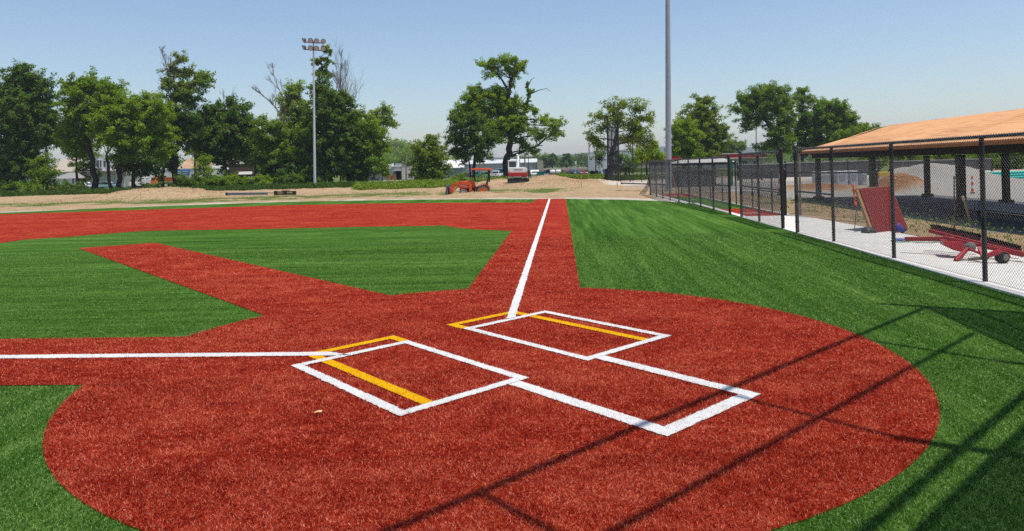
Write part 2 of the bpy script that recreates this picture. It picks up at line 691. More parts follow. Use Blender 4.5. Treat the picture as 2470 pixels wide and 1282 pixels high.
def terrain_z(x, y):
    z = np.full(x.shape, -0.045)
    for mx, my, h, rx, ry, s in MOUNDS:
        # mound axes follow the view direction (across / along)
        dx, dy = x - mx, y - my
        a = dx * RG0[0] + dy * RG0[1]
        b = dx * FWD[0] + dy * FWD[1]
        g = np.exp(-(np.abs(a / rx) ** 2.4) - np.abs(b / ry) ** 2.4)
        z = z + h * g * (0.85 + 0.3 * noise2(x, y, 0.9, 3)) + 0.06 * g * (noise2(x, y, 3.1, 5) - 0.5)
    tx, ty = TRACTOR_XY
    z = z - 0.30 * np.exp(-(((x - tx) / 2.6) ** 4) - (((y - ty) / 1.5) ** 4))
    D, L = camspace(x, y)
    rough = np.clip((D - 40) / 6, 0, 1) * np.clip((95 - D) / 20, 0, 1) * (L < 9)
    z = z + rough * (0.10 * (noise2(x, y, 0.7, 8) - 0.4) + 0.05 * (noise2(x, y, 2.3, 9) - 0.5))
    return z

def ground():
    ang = np.radians(np.concatenate([np.arange(-180, -52, 8), np.arange(-52, 52.01, 0.33), np.arange(60, 180, 8)]))
    rad = np.concatenate([np.arange(0.5, 20, 1.2), np.arange(20, 40, 0.6), np.arange(40, 90, 0.35), np.arange(90, 170, 2.5), np.geomspace(175, 3400, 24)])
    A, Rr = np.meshgrid(ang, rad)
    D = Rr * np.cos(A)
    L = Rr * np.sin(A)
    X = CAM[0] + RG0[0] * L + FWD[0] * D
    Y = CAM[1] + RG0[1] * L + FWD[1] * D
    Z = terrain_z(X, Y)
    na, nr = len(ang), len(rad)
    V = np.c_[X.ravel(), Y.ravel(), Z.ravel()]
    V = np.vstack([V, [[CAM[0], CAM[1], -0.045]]])
    i, j = np.meshgrid(np.arange(nr - 1), np.arange(na), indexing='ij')
    j2 = (j + 1) % na
    F = np.stack([i * na + j, (i + 1) * na + j, (i + 1) * na + j2, i * na + j2], -1).reshape(-1, 4)
    # colour masks: grass, sand
    d = dist_poly(X, Y, GREEN_POLY)
    n1 = noise2(X, Y, 0.5, 1)
    n2 = noise2(X, Y, 2.1, 2)
    grass = np.zeros(X.shape)
    hill = np.clip((Z + 0.045) / 0.12, 0, 1)
    left = L < 4
    # mown / patchy strip beyond the sand, then bare dirt, then rough grass
    strip = np.clip((D - 46.0) / 2, 0, 1) * np.clip((57 - D) / 2.5, 0, 1)
    grass = np.where(left, strip * np.clip((n1 * 0.6 + n2 * 0.6 - 0.22) * 2.2, 0, 1), grass)
    far = np.clip((D - 80) / 5, 0, 1)
    grass = np.maximum(grass, far * (0.8 + 0.3 * n1))
    grass = grass * (1 - hill)
    # right-hand side: straw and thin grass beside the concrete walk, gravel further out
    rt = (X > 7.5) & (D < 40)
    grass = np.where(rt, np.clip((n1 * 0.7 + n2 * 0.7 - 0.72) * 1.6, 0, 1) * (X < 10.8), grass)
    sand = np.clip((2.6 + 1.6 * (n1 - 0.5) + 1.2 * (n2 - 0.5) - d) / 1.2, 0, 1) * (L < 8)
    sand = np.maximum(sand, np.clip((D - 56) / 3, 0, 1) * np.clip((76 - D) / 3, 0, 1) * np.clip((L - 7.5) / 1.5, 0, 1) * 0.9)
    gravel = ((X > 10.6) & (D < 60)).astype(float) * (0.6 + 0.5 * n1)
    gravel = np.maximum(gravel, 0.5 * ((D > 44) & (L > 9) & (D < 60)))
    gravel = gravel * (1 - 0.0 * hill)
    clay = np.zeros(X.shape)
    for k in (13, 14, 15):
        mx, my = MOUNDS[k][0], MOUNDS[k][1]
        clay = np.maximum(clay, np.exp(-((X - mx) ** 2 + (Y - my) ** 2) / (2.0 if k < 15 else 5.0)))
    gravel = gravel * (1 - np.clip(clay * 1.3, 0, 1))
    road = np.zeros(X.shape)
    o = raw('ground', V, F, groundmat())
    me = o.data
    for nm, arr in (('grass', grass), ('sand', sand), ('gravel', gravel), ('clay', clay)):
        at_ = me.attributes.new(nm, 'FLOAT', 'POINT')
        at_.data.foreach_set('value', np.append(arr.ravel(), 0).astype(np.float32))
    for p in me.polygons:
        p.use_smooth = True
    o['kind'] = 'structure'

def groundmat():
    m = bpy.data.materials.new('soil')
    m.use_nodes = True
    nt = m.node_tree
    b = nt.nodes['Principled BSDF']
    b.inputs['Roughness'].default_value = 0.95
    b.inputs['Specular IOR Level'].default_value = 0.1
    tc = nt.nodes.new('ShaderNodeTexCoord')
    def noi(sc, det, ro=0.65):
        n = nt.nodes.new('ShaderNodeTexNoise')
        n.inputs['Scale'].default_value = sc
        n.inputs['Detail'].default_value = det
        n.inputs['Roughness'].default_value = ro
        nt.links.new(tc.outputs['Object'], n.inputs['Vector'])
        return n.outputs['Fac']
    def ramp(f, stops):
        c = nt.nodes.new('ShaderNodeValToRGB')
        while len(c.color_ramp.elements) < len(stops):
            c.color_ramp.elements.new(0.5)
        for e, (p, col) in zip(c.color_ramp.elements, stops):
            e.position = p
            e.color = (*col, 1)
        nt.links.new(f, c.inputs[0])
        return c.outputs[0]
    def mixc(f, a, bb):
        n = nt.nodes.new('ShaderNodeMix')
        n.data_type = 'RGBA'
        nt.links.new(f, n.inputs[0])
        nt.links.new(a, n.inputs[6])
        nt.links.new(bb, n.inputs[7])
        return n.outputs[2]
    def attr(nm, nf, lo=0.3, hi=0.7):
        a = nt.nodes.new('ShaderNodeAttribute')
        a.attribute_name = nm
        ad = nt.nodes.new('ShaderNodeMath')
        ad.operation = 'ADD'
        nt.links.new(a.outputs['Fac'], ad.inputs[0])
        sb = nt.nodes.new('ShaderNodeMath')
        sb.operation = 'MULTIPLY_ADD'
        nt.links.new(nf, sb.inputs[0])
        sb.inputs[1].default_value = 1.2
        sb.inputs[2].default_value = -0.6
        nt.links.new(sb.outputs[0], ad.inputs[1])
        mr = nt.nodes.new('ShaderNodeMapRange')
        mr.inputs[1].default_value = lo
        mr.inputs[2].default_value = hi
        nt.links.new(ad.outputs[0], mr.inputs[0])
        ml = nt.nodes.new('ShaderNodeMath')
        ml.operation = 'MULTIPLY'
        gt = nt.nodes.new('ShaderNodeMath')
        gt.operation = 'GREATER_THAN'
        gt.inputs[1].default_value = 0.02
        nt.links.new(a.outputs['Fac'], gt.inputs[0])
        nt.links.new(mr.outputs[0], ml.inputs[0])
        nt.links.new(gt.outputs[0], ml.inputs[1])
        return ml.outputs[0]
    nA, nB, nC = noi(0.9, 8, 0.7), noi(6, 6, 0.75), noi(30, 4, 0.7)
    dirt = ramp(nA, [(0.30, (0.21, 0.135, 0.072)), (0.5, (0.42, 0.29, 0.165)), (0.7, (0.56, 0.42, 0.26))])
    dark = ramp(nB, [(0.34, (0.10, 0.058, 0.03)), (0.46, (0.38, 0.26, 0.145)), (0.8, (0.54, 0.40, 0.24))])
    n50 = nt.nodes.new('ShaderNodeMix')
    n50.data_type = 'RGBA'
    n50.inputs[0].default_value = 0.5
    nt.links.new(dirt, n50.inputs[6])
    nt.links.new(dark, n50.inputs[7])
    base = n50.outputs[2]
    gr = ramp(nB, [(0.3, (0.045, 0.085, 0.015)), (0.5, (0.10, 0.14, 0.03)), (0.7, (0.20, 0.20, 0.06))])
    sa = ramp(nC, [(0.3, (0.42, 0.36, 0.29)), (0.7, (0.62, 0.56, 0.47))])
    gv = ramp(nC, [(0.3, (0.24, 0.22, 0.19)), (0.7, (0.42, 0.385, 0.335))])
    cl = ramp(nB, [(0.3, (0.20, 0.085, 0.035)), (0.7, (0.34, 0.17, 0.08))])
    c = mixc(attr('gravel', nB, 0.35, 0.65), base, gv)
    c = mixc(attr('clay', nB), c, cl)
    c = mixc(attr('grass', nC), c, gr)
    c = mixc(attr('sand', nB), c, sa)
    nt.links.new(c, b.inputs['Base Color'])
    bp = nt.nodes.new('ShaderNodeBump')
    bp.inputs['Strength'].default_value = 0.9
    bp.inputs['Distance'].default_value = 0.12
    nt.links.new(nB, bp.inputs['Height'])
    bp2 = nt.nodes.new('ShaderNodeBump')
    bp2.inputs['Strength'].default_value = 0.7
    bp2.inputs['Distance'].default_value = 0.03
    nt.links.new(nC, bp2.inputs['Height'])
    nt.links.new(bp.outputs[0], bp2.inputs['Normal'])
    nt.links.new(bp2.outputs[0], b.inputs['Normal'])
    return m
ground()

# dirt clods on the spoil heaps
def clods():
    V, F = [], []
    tri = np.array([(1, 0, -.3), (-.5, .87, -.3), (-.5, -.87, -.3), (0, 0, .8)])
    fc = np.array([(0, 1, 3), (1, 2, 3), (2, 0, 3)])
    n = 0
    for mx, my, h, rx, ry, s in MOUNDS[:16]:
        k = int(420 * min(3.0, rx * ry / 8))
        a = RNG.normal(0, 0.55, k) * rx
        b = RNG.normal(0, 0.55, k) * ry
        x = mx + RG0[0] * a + FWD[0] * b
        y = my + RG0[1] * a + FWD[1] * b
        ok = ~inpoly(x, y, GREEN_POLY)
        x, y = x[ok], y[ok]
        z = terrain_z(x, y)
        for xx, yy, zq in zip(x, y, z):
            sc = 0.03 + 0.10 * random.random() ** 3
            t = random.random() * 6.28
            c, s_ = math.cos(t), math.sin(t)
            M = np.array([[c, -s_, 0], [s_, c, 0], [0, 0, 1]])
            V.append((tri * (1, random.uniform(.6, 1), random.uniform(.6, 1.1)) * sc) @ M.T + (xx, yy, zq))
            F.append(fc + 4 * n)
            n += 1
    raw('dirt_clods', np.concatenate(V), np.concatenate(F), mat('clod', (0.26, 0.165, 0.09), 0.95, 0.1, noise=0.35, nscale=3), kind='stuff')
clods()

# concrete walk behind the fence, kerb strip, bullpen turf
M_conc = mat('concrete', (0.60, 0.57, 0.52), 0.9, 0.2, noise=0.10, nscale=2.5, bump=0.15, bscale=120)
M_kerb = mat('kerb_concrete', (0.66, 0.63, 0.58), 0.9, 0.2, noise=0.08, nscale=4)
walk = [(6.4, -3), (8.9, -3), (8.6, 3), (8.5, 5.9), (8.35, 9.0), (8.3, 10.5), (8.22, 12.2), (8.15, 13.6), (8.05, 15.4), (7.6, 15.7), (6.4, 15.7)]
b_ = MB()
b_.v = [Vector((x, y, z)) for z in (-0.12, 0.0) for x, y in walk]
n_ = len(walk)
b_.f = [tuple(range(n_))[::-1], tuple(range(n_, 2 * n_))] + [(k, (k + 1) % n_, n_ + (k + 1) % n_, n_ + k) for k in range(n_)]
b_.build('concrete_walk', M_conc, kind='structure')
MB().box((6.30, 9.95, -0.035), (0.20, 26.5, 0.11)).build('kerb_strip', M_kerb, kind='structure')
MB().box((5.98, 28.5, -0.035), (0.30, 10.4, 0.09), rz=0.02).build('kerb_strip', M_kerb, kind='structure')
MB().box((7.72, 24.6, -0.035), (0.14, 17.6, 0.10), rz=0.01).build('kerb_strip', M_kerb, kind='structure')
BX0, BX1 = 6.41, 7.64
sheet('bullpen_turf', [(BX0, 19.3), (BX1, 19.3), (BX1, 29.0), (BX0 - 0.2, 29.0)], 0.004, M_green)
sheet('bullpen_red_turf', [(BX0, 15.71), (BX1, 15.71), (BX1, 19.3), (BX0, 19.3)], 0.006, M_red)
sheet('bullpen_red_turf', [(BX0 - 0.2, 29.0), (BX1, 29.0), (BX1 - 0.1, 33.2), (BX0 - 0.5, 33.2)], 0.006, M_red)
sheet('pitching_plate', [(6.55, 16.82), (7.15, 16.82), (7.15, 16.93), (6.55, 16.93)], 0.012, M_white)
sheet('pitching_plate', [(6.5, 30.6), (7.1, 30.6), (7.1, 30.75), (6.5, 30.75)], 0.012, M_white)

# ================================================================== FENCES
M_blk = mat('black_vinyl', (0.012, 0.012, 0.013), 0.38, 0.5)
M_wire = mat('black_wire', (0.016, 0.016, 0.018), 0.42, 0.5)
M_galv = mat('galvanised', (0.30, 0.33, 0.36), 0.45, 0.5, noise=0.12, nscale=2)

def chain(mb_v, mb_f, a, b, z0, z1, pitch=0.052, r=0.0021, knuckle=0.0):
    """diamond wire between plan points a and b; four-sided wires in two layers"""
    a, b = np.array(a, float), np.array(b, float)
    d = b - a
    Lg = np.hypot(*d)
    d = d / Lg
    nrm = np.array([-d[1], d[0]])
    H = z1 - z0
    for sgn in (1, -1):
        k0 = -H if sgn > 0 else 0
        s = k0 + (RNG.random() * 0)
        while s < Lg + (0 if sgn > 0 else H):
            # wire: t = s + sgn*z
            zs = [0.0, H]
            ts = [s, s + sgn * H]
            # clip to 0..Lg
            pts = []
            for tt0, tt1, zz0, zz1 in [(ts[0], ts[1], 0.0, H)]:
                lo, hi = 0.0, 1.0
                dt = tt1 - tt0
                u0, u1 = (0 - tt0) / dt, (Lg - tt0) / dt
                lo = max(lo, min(u0, u1))
                hi = min(hi, max(u0, u1))
                if hi - lo > 1e-3:
                    pts = [(tt0 + dt * lo, zz0 + (zz1 - zz0) * lo), (tt0 + dt * hi, zz0 + (zz1 - zz0) * hi)]
            if pts:
                (t0, q0), (t1, q1) = pts
                e = np.array([d[0] * (t1 - t0), d[1] * (t1 - t0), q1 - q0])
                e /= np.linalg.norm(e)
                n3 = np.array([nrm[0], nrm[1], 0])
                sd_ = np.cross(e, n3)
                off = n3 * (r * 1.05 * sgn)
                P0 = np.array([a[0] + d[0] * t0, a[1] + d[1] * t0, z0 + q0]) + off
                P1 = np.array([a[0] + d[0] * t1, a[1] + d[1] * t1, z0 + q1]) + off
                i = sum(len(q) for q in mb_v)
                mb_v.append(np.array([P + (n3 * c + sd_ * s_) * r for P in (P0, P1) for c, s_ in ((1, 0), (0, 1), (-1, 0), (0, -1))]))
                mb_f.append(np.array([(i + k, i + (k + 1) % 4, i + 4 + (k + 1) % 4, i + 4 + k) for k in range(4)]))
            s += pitch

def fence(label, ys, x, h, rp=0.038, group=None, terminals=(), pitch=0.052, mid=(), r=0.0021, skip_posts=(), rail_r=0.024, skip_mesh=(), name='chain_link_fence', cat='fence'):
    """ys: list of plan points for posts"""
    pts = [(x, q) if not isinstance(q, tuple) else q for q in ys]
    p0 = pts[0]
    T = thing(name, label, cat, (p0[0], p0[1], 0), 0, group)
    O = Vector((p0[0], p0[1], 0))
    for k, p in enumerate(pts):
        term = k in terminals
        if k in skip_posts:
            continue
        rr = rp * (1.12 if term else 0.82)
        m = MB()
        q = Vector((p[0], p[1], 0)) - O
        hh = h + (0.05 if term else -0.01)
        m.tube([q + Vector((0, 0, -0.1)), q + Vector((0, 0, hh))], rr, 10)
        if term:
            m.lathe(q + Vector((0, 0, hh)), (0, 0, 1), [(0, rr * 1.12), (0.02, rr * 1.12), (0.045, rr * 0.4)], 10)
            for zz_ in (0.25, h * 0.5, h - 0.12):
                m.lathe(q + Vector((0, 0, zz_)), (0, 0, 1), [(0, rr * 1.18), (0.025, rr * 1.18)], 10)
        m.build('post', M_blk, T, smooth=True)
    for k in range(len(pts) - 1):
        a, b = Vector((*pts[k], 0)) - O, Vector((*pts[k + 1], 0)) - O
        MB().tube([a + Vector((0, 0, h)), b + Vector((0, 0, h))], rail_r, 8).build('top_rail', M_blk, T, smooth=True)
        if k in mid:
            MB().tube([a + Vector((0, 0, h * 0.5)), b + Vector((0, 0, h * 0.5))], rail_r * 0.85, 8).build('brace_rail', M_blk, T, smooth=True)
        if k in skip_mesh:
            continue
        V, F = [], []
        d = (b - a).normalized()
        nrm = Vector((d.y, -d.x, 0)) * -(rp + 0.004)
        aa, bb = a + nrm, b + nrm
        chain(V, F, (aa.x, aa.y), (bb.x, bb.y), 0.03, h + 0.035, pitch, r)
        raw('chain_link', np.concatenate(V), np.concatenate(F), M_wire, T, kind='stuff')
        MB().tube([aa + Vector((0, 0, 0.05)), bb + Vector((0, 0, 0.05))], 0.0025, 4).build('tension_wire', M_wire, T)
    return T

fence('tall black chain link fence nearest the camera, in front of the leaning red panel', [(6.40, 1.08), (6.375, 3.24), (6.30, 5.66), (6.29, 8.25), (6.22, 10.26)], 6.27, 1.97, terminals=(0, 4), mid=(0, 3))
fence('tall black chain link fence section between the two gateways, beside the concrete walk', [11.33, 13.41, 15.33], 6.22, 1.94, terminals=(0, 2), mid=(0, 1))
fence('long black chain link fence running away beside the bullpen to the grey light pole', [(6.17, 16.59), (6.1, 18.7), (6.02, 20.6), (5.95, 22.6), (5.88, 24.7), (5.82, 26.8), (5.77, 28.8), (5.73, 30.8), (5.70, 33.1)], 6.1, 1.86, terminals=(0, 8), mid=(0,))
fence('low black fence along the back of the bullpen strip', [(7.72, 15.9), (7.72, 17.3), (7.70, 19.6), (7.68, 21.9), (7.66, 24.2), (7.63, 26.5), (7.6, 28.8), (7.5, 31.0), (7.4, 33.0)], 7.7, 1.36, rp=0.034, terminals=(0, 8), mid=(0, 1))
pA, pB = gp(1899, 519), gd(2117, 19.0)
fence('low black fence turning away right behind the red panel', [(pA.x, pA.y), tuple(gd(2010, 20.2).xy), tuple(pB.xy)], 0, 1.32, rp=0.034, terminals=(2,), pitch=0.07, skip_posts=(0,))

# loose torn mesh at the far end of the long fence
T = thing('loose_mesh', 'torn flap of black chain link sagging to the dirt at the fence end', 'mesh flap', (5.70, 33.1, 0))
b_ = MB()
for k in range(15):
    t = k / 14
    x0, z0 = -0.03 - 0.0 * t, 1.75 * (1 - t * 0.55)
    pts = []
    for j in range(9):
        s = j / 8
        pts.append(Vector((-0.02 - 0.62 * s ** 3 * (0.4 + 0.6 * (1 - t)) - 0.10 * t * s, -0.05 - 0.35 * s * t, z0 * (1 - s) + 0.02)))
    b_.tube(pts, 0.006, 4)
for j in range(9):
    s = j / 8
    b_.tube([Vector((-0.02 - 0.62 * s ** 3 * (0.4 + 0.6 * (1 - t)) - 0.10 * t * s, -0.05 - 0.35 * s * t, 1.75 * (1 - t * 0.55) * (1 - s) + 0.02)) for t in (0, 0.25, .5, .75, 1)], 0.006, 4)
b_.build('chain_link', M_wire, T, kind='stuff')

# backstop behind the camera: frame, hood and lower mesh (throws the long shadows on the turf)
T = thing('backstop', 'black pipe backstop with a hood over the home plate circle', 'backstop', (0, 0, 0))
def uvz(u, v, z):
    x, y = uv(u, v)
    return Vector((x, y, z))
ZH = 5.54
posts_u = [3.25, 0.95, -1.35]
for u in posts_u:
    MB().tube([uvz(u, -4.95, -0.1), uvz(u, -4.95, ZH)], 0.05, 8).build('post', M_blk, T, smooth=True)
    MB().tube([uvz(u, -4.95, ZH), uvz(u, -3.70, ZH + 0.02)], 0.028, 6).build('hood_arm', M_blk, T, smooth=True)
MB().tube([(6.28, 1.08, -0.1), (6.28, 1.08, 7.0)], 0.055, 8).build('corner_post', M_blk, T, smooth=True)
ux = (6.28 + 1.08) * S2
for v, z, rr, u0, u1 in ((-3.70, ZH, 0.034, -3.2, ux), (-4.45, ZH, 0.03, -3.0, 4.2), (-4.95, 4.4, 0.034, -2.6, 3.25), (-4.95, 3.75, 0.034, -2.6, 3.25), (-4.95, 2.4, 0.03, -1.35, 3.25)):
    MB().tube([uvz(u0, v, z), uvz(u1, v, z + 0.001)], rr, 6).build('rail', M_blk, T, smooth=True)
c1, c0 = Vector((6.05, -2.3, 0)), Vector((6.28, 1.08, 0))
MB().tube([c1 + Vector((0, 0, -.1)), c1 + Vector((0, 0, ZH))], 0.05, 8).build('post', M_blk, T, smooth=True)
for z in (ZH, 4.0, 2.0):
    MB().tube([c0 + Vector((0, 0, z)), c1 + Vector((0, 0, z))], 0.03, 6).build('side_rail', M_blk, T, smooth=True)
V, F = [], []
a_, e_ = uvz(3.25, -4.99, 0), uvz(-1.35, -4.99, 0)
chain(V, F, (a_.x, a_.y), (e_.x, e_.y), 0.03, 3.75, 0.042, 0.0032)
raw('lower_mesh', np.concatenate(V), np.concatenate(F), M_wire, T, kind='stuff')
V, F = [], []
chain(V, F, (6.31, 1.05), (c1.x + 0.05, c1.y), 0.03, ZH, 0.045, 0.0030)
raw('side_mesh', np.concatenate(V), np.concatenate(F), M_wire, T, kind='stuff')

# ================================================================== LIGHT POLES
p = gp(1612.5, 459)
t_ = at(1608.5, 0, 46.0) + Vector((0, 0, 7))
T = thing('light_pole', 'tall grey steel light pole rising out of frame behind the fence', 'light pole', p)
MB().tube([Vector((0, 0, -0.3)), Vector(((t_ - p).x * 0.5, 0, (t_ - p).z * 0.5)), Vector(((t_ - p).x, 0, (t_ - p).z))], [0.20, 0.16, 0.12], 16).build('pole', M_galv, T, smooth=True)
MB().lathe((0, 0, -0.05), (0, 0, 1), [(0, 0.27), (0.09, 0.27), (0.10, 0.21)], 16).build('base_collar', M_galv, T, smooth=True)

D2 = 84
p = gd(759.3, D2)
T = thing('light_pole', 'slim grey light pole with eight floodlights on two crossarms', 'light pole', p, YAW)
def pl(px, py, D):
    return Matrix.Rotation(-YAW, 3, 'Z') @ (at(px, py, D) - p)
top = pl(756, 98, D2)
MB().tube([Vector((0, 0, -0.3)), top * 0.5, top], [0.17, 0.13, 0.09], 12).build('pole', mat('pole_grey', (0.50, 0.53, 0.56), 0.5, 0.5), T, smooth=True)
M_arm = mat('dark_bracket', (0.05, 0.055, 0.075), 0.5, 0.5)
for y0, y1 in ((102, 104.5), (119.5, 122.5)):
    a, b = pl(735, y0, D2 - 0.1), pl(778.5, y1, D2 - 0.1)
    MB().bar(a, b, 0.12, 0.11).build('crossarm', M_arm, T)
    for k, px in enumerate((733.5, 749.5, 764, 779)):
        ly = y0 + (y1 - y0) * k / 3 - 4.5
        c = pl(px, ly, D2 - 0.25)
        ax = Vector((-0.75, -0.5, -0.45)) if k == 0 else Vector((0.6, -0.7, -0.4)) if k == 3 else Vector((0.1 * (k - 1.5), -0.9, -0.35))
        ax.normalize()
        f = MB().lathe(c - ax * 0.14, ax, [(-0.12, 0.07), (0.0, 0.22), (0.16, 0.31), (0.24, 0.33)], 14).build('floodlight', M_arm, T, smooth=True)
        MB().lathe(c + ax * 0.075, ax, [(0, 0.30), (0.03, 0.28)], 14).build('lens', mat('lamp_lens', (0.45, 0.36, 0.36), 0.25, 0.6), f, smooth=True)
        MB().bar(c - ax * 0.1, Vector((c.x, a.y, a.z + (b.z - a.z) * k / 3)), 0.06, 0.06).build('bracket', M_arm, f)
MB().box((top.x + 0.12, 0, top.z - 1.0), (0.35, 0.3, 0.3)).build('junction_box', M_arm, T)

# ================================================================== ROOFED SHELTER (right)
XE0, XE1, YN, YF, ZE, ZR = 11.2, 16.5, 1.0, 24.8, 2.06, 2.98
XM = (XE0 + XE1) / 2
HW = XM - XE0
T = thing('roofed_shelter', 'open shelter with a bare orange plywood hip roof beyond the fence', 'shelter', (XM, 13, 0))
O = Vector((XM, 13, 0))
def ply(name='plywood'):
    if name in MATS:
        return MATS[name]
    m = bpy.data.materials.new(name)
    m.use_nodes = True
    nt = m.node_tree
    b = nt.nodes['Principled BSDF']
    b.inputs['Roughness'].default_value = 0.75
    b.inputs['Specular IOR Level'].default_value = 0.2
    tc = nt.nodes.new('ShaderNodeTexCoord')
    mp = nt.nodes.new('ShaderNodeMapping')
    mp.inputs['Scale'].default_value = (6.0, 0.35, 6.0)
    n = nt.nodes.new('ShaderNodeTexNoise')
    n.inputs['Scale'].default_value = 2.4
    n.inputs['Detail'].default_value = 7
    n.inputs['Roughness'].default_value = 0.7
    nt.links.new(tc.outputs['Object'], mp.inputs[0])
    nt.links.new(mp.outputs[0], n.inputs[0])
    oi = nt.nodes.new('ShaderNodeObjectInfo')
    ad = nt.nodes.new('ShaderNodeMath')
    ad.operation = 'MULTIPLY_ADD'
    nt.links.new(oi.outputs['Random'], ad.inputs[0])
    ad.inputs[1].default_value = 0.16
    nt.links.new(n.outputs['Fac'], ad.inputs[2])
    c = nt.nodes.new('ShaderNodeValToRGB')
    c.color_ramp.elements[0].position = 0.42
    c.color_ramp.elements[0].color = (0.40, 0.185, 0.075, 1)
    c.color_ramp.elements[1].position = 0.62
    c.color_ramp.elements[1].color = (0.66, 0.345, 0.155, 1)
    nt.links.new(ad.outputs[0], c.inputs[0])
    nt.links.new(c.outputs[0], b.inputs['Base Color'])
    MATS[name] = m
    return m
M_ply = ply()
M_dk = mat('dark_timber', (0.022, 0.017, 0.014), 0.7, 0.3, noise=0.3, nscale=5)
slope = (ZR - ZE) / HW
# deck under the sheets
b_ = MB()
th = 0.05
P = [(XE0, YN), (XE1, YN), (XE1, YF), (XE0, YF)]
for zo in (0, -th):
    b_.v += [Vector((x, y, ZE + zo - 0.012)) - O for x, y in P] + [Vector((XM, YN + HW, ZR + zo - 0.012)) - O, Vector((XM, YF - HW, ZR + zo - 0.012)) - O]
b_.f = [(0, 1, 4), (1, 2, 5, 4), (2, 3, 5), (3, 0, 4, 5), (6, 10, 7), (7, 10, 11, 8), (8, 11, 9), (9, 11, 10, 6)] + [(k, 6 + k, 6 + (k + 1) % 4, (k + 1) % 4) for k in range(4)]
deck = b_.build('roof_deck', M_dk, T)
# plywood sheets on the slope that faces the field, and on the far hip
rows = 2
for r_ in range(rows):
    s0, s1 = r_ / rows, (r_ + 1) / rows
    y = YN + HW * s0 - (1.0 if r_ else 0)
    while y < YF:
        y2 = min(y + 2.4, YF - HW * s0)
        ya = max(y, YN + HW * s0)
        if y2 - ya > 0.1:
            yb = min(y2, YF - HW * s1) if y2 > YF - HW * s1 else y2
            g = 0.006
            q = [(XE0 + HW * s0 + g, ya + g, s0), (XE0 + HW * s0 + g, y2 - g, s0), (XE0 + HW * s1 - g, max(min(yb, y2), ya) - g, s1), (XE0 + HW * s1 - g, max(ya, YN + HW * s1) + g, s1)]
            if q[2][1] > q[3][1] + 0.05:
                lift = random.uniform(0, 0.006)
                up = [Vector((a, b, ZE + slope * HW * s + 0.010 + lift)) - O for a, b, s in q]
                lo = [v - Vector((0, 0, 0.016)) for v in up]
                b_ = MB()
                b_.v = lo + up
                b_.f = [(3, 2, 1, 0), (4, 5, 6, 7)] + [(k, (k + 1) % 4, 4 + (k + 1) % 4, 4 + k) for k in range(4)]
                b_.build('plywood_sheet', M_ply, T)
            else:
                up = [Vector((a, b, ZE + slope * HW * s + 0.010)) - O for a, b, s in (q[0], q[1], q[3])]
                MB().face(up).build('plywood_sheet', M_ply, T)
        y += 2.4
for yA, yB, sgn in ((YF, YF - HW, 1), (YN, YN + HW, -1)):
    up = [Vector((XE0, yA, ZE + 0.014)) - O, Vector((XE1, yA, ZE + 0.014)) - O, Vector((XM, yB, ZR + 0.014)) - O]
    MB().face(up).build('plywood_sheet', M_ply, T)
up = [Vector((XE1, YN, ZE + 0.014)) - O, Vector((XE1, YF, ZE + 0.014)) - O, Vector((XM, YF - HW, ZR + 0.014)) - O, Vector((XM, YN + HW, ZR + 0.014)) - O]
MB().face(up).build('plywood_sheet', M_ply, T)
# fascia boards, header beams, posts
M_fas = mat('fascia_board', (0.42, 0.17, 0.06), 0.7, 0.2, noise=0.15, nscale=3)
for a, b in (((XE0 - 0.02, YN), (XE0 - 0.02, YF)), ((XE1 + 0.02, YN), (XE1 + 0.02, YF)), ((XE0, YF + 0.02), (XE1, YF + 0.02)), ((XE0, YN - 0.02), (XE1, YN - 0.02))):
    MB().bar(Vector((*a, ZE - 0.05)) - O, Vector((*b, ZE - 0.05)) - O, 0.04, 0.12).build('fascia', M_fas, T)
for x in (XE0 + 0.4, XE1 - 0.45):
    MB().bar(Vector((x, YN + 0.3, ZE - 0.20)) - O, Vector((x, YF - 0.5, ZE - 0.20)) - O, 0.2, 0.22).build('header_beam', M_dk, T)
for y in (8.0, 13.3, 18.7, YF - 0.9):
    MB().bar(Vector((XE0 + 0.4, y, ZE - 0.16)) - O, Vector((XE1 - 0.45, y, ZE - 0.16)) - O, 0.16, 0.2).build('tie_beam', M_dk, T)
    for x in (XE0 + 0.4, XE1 - 0.45):
        MB().box(Vector((x, y, (ZE - 0.33) / 2)) - O, (0.185, 0.185, ZE - 0.33), 0).build('post', M_dk, T, bevel=0.01)
        MB().box(Vector((x, y, 0.06)) - O, (0.34, 0.34, 0.16), 0).build('post_base', M_dk, T, bevel=0.01)
M_shade = mat('shaded_gravel', (0.10, 0.10, 0.105), 0.9, 0.2, noise=0.25, nscale=7, bump=0.3)  # roof shade on the gravel, painted in as a dark slab colour
MB().box((XM + 0.3, 13.2, -0.03), (5.6, 24.6, 0.08)).build('shelter_shade_slab', M_shade, kind='structure')
T = thing('block_kerb', 'low pale block kerb under the shelter at the right edge', 'kerb', (13.6, 12, 0))
for k in range(16):
    MB().box((0.0, -5 + k * 0.62, 0.14), (0.28, 0.60, 0.30)).build('block', mat('pale_block', (0.34, 0.35, 0.37), 0.9, 0.2, noise=0.12, nscale=6), T, bevel=0.015)

# pale timber post by the path corner
p = gp(1931, 519)
T = thing('timber_post', 'pale rough timber post at the far corner of the concrete walk', 'post', p)
MB().tube([(0, 0, -0.2), (0.01, 0, 1.0), (0, 0, 1.95)], [0.04, 0.036, 0.034], 8).build('shaft', mat('pale_timber', (0.33, 0.28, 0.17), 0.9, 0.1, noise=0.3, nscale=9), T, smooth=True)
MB().box((0, 0, 1.97), (0.13, 0.13, 0.04)).build('cap', M_dk, T)

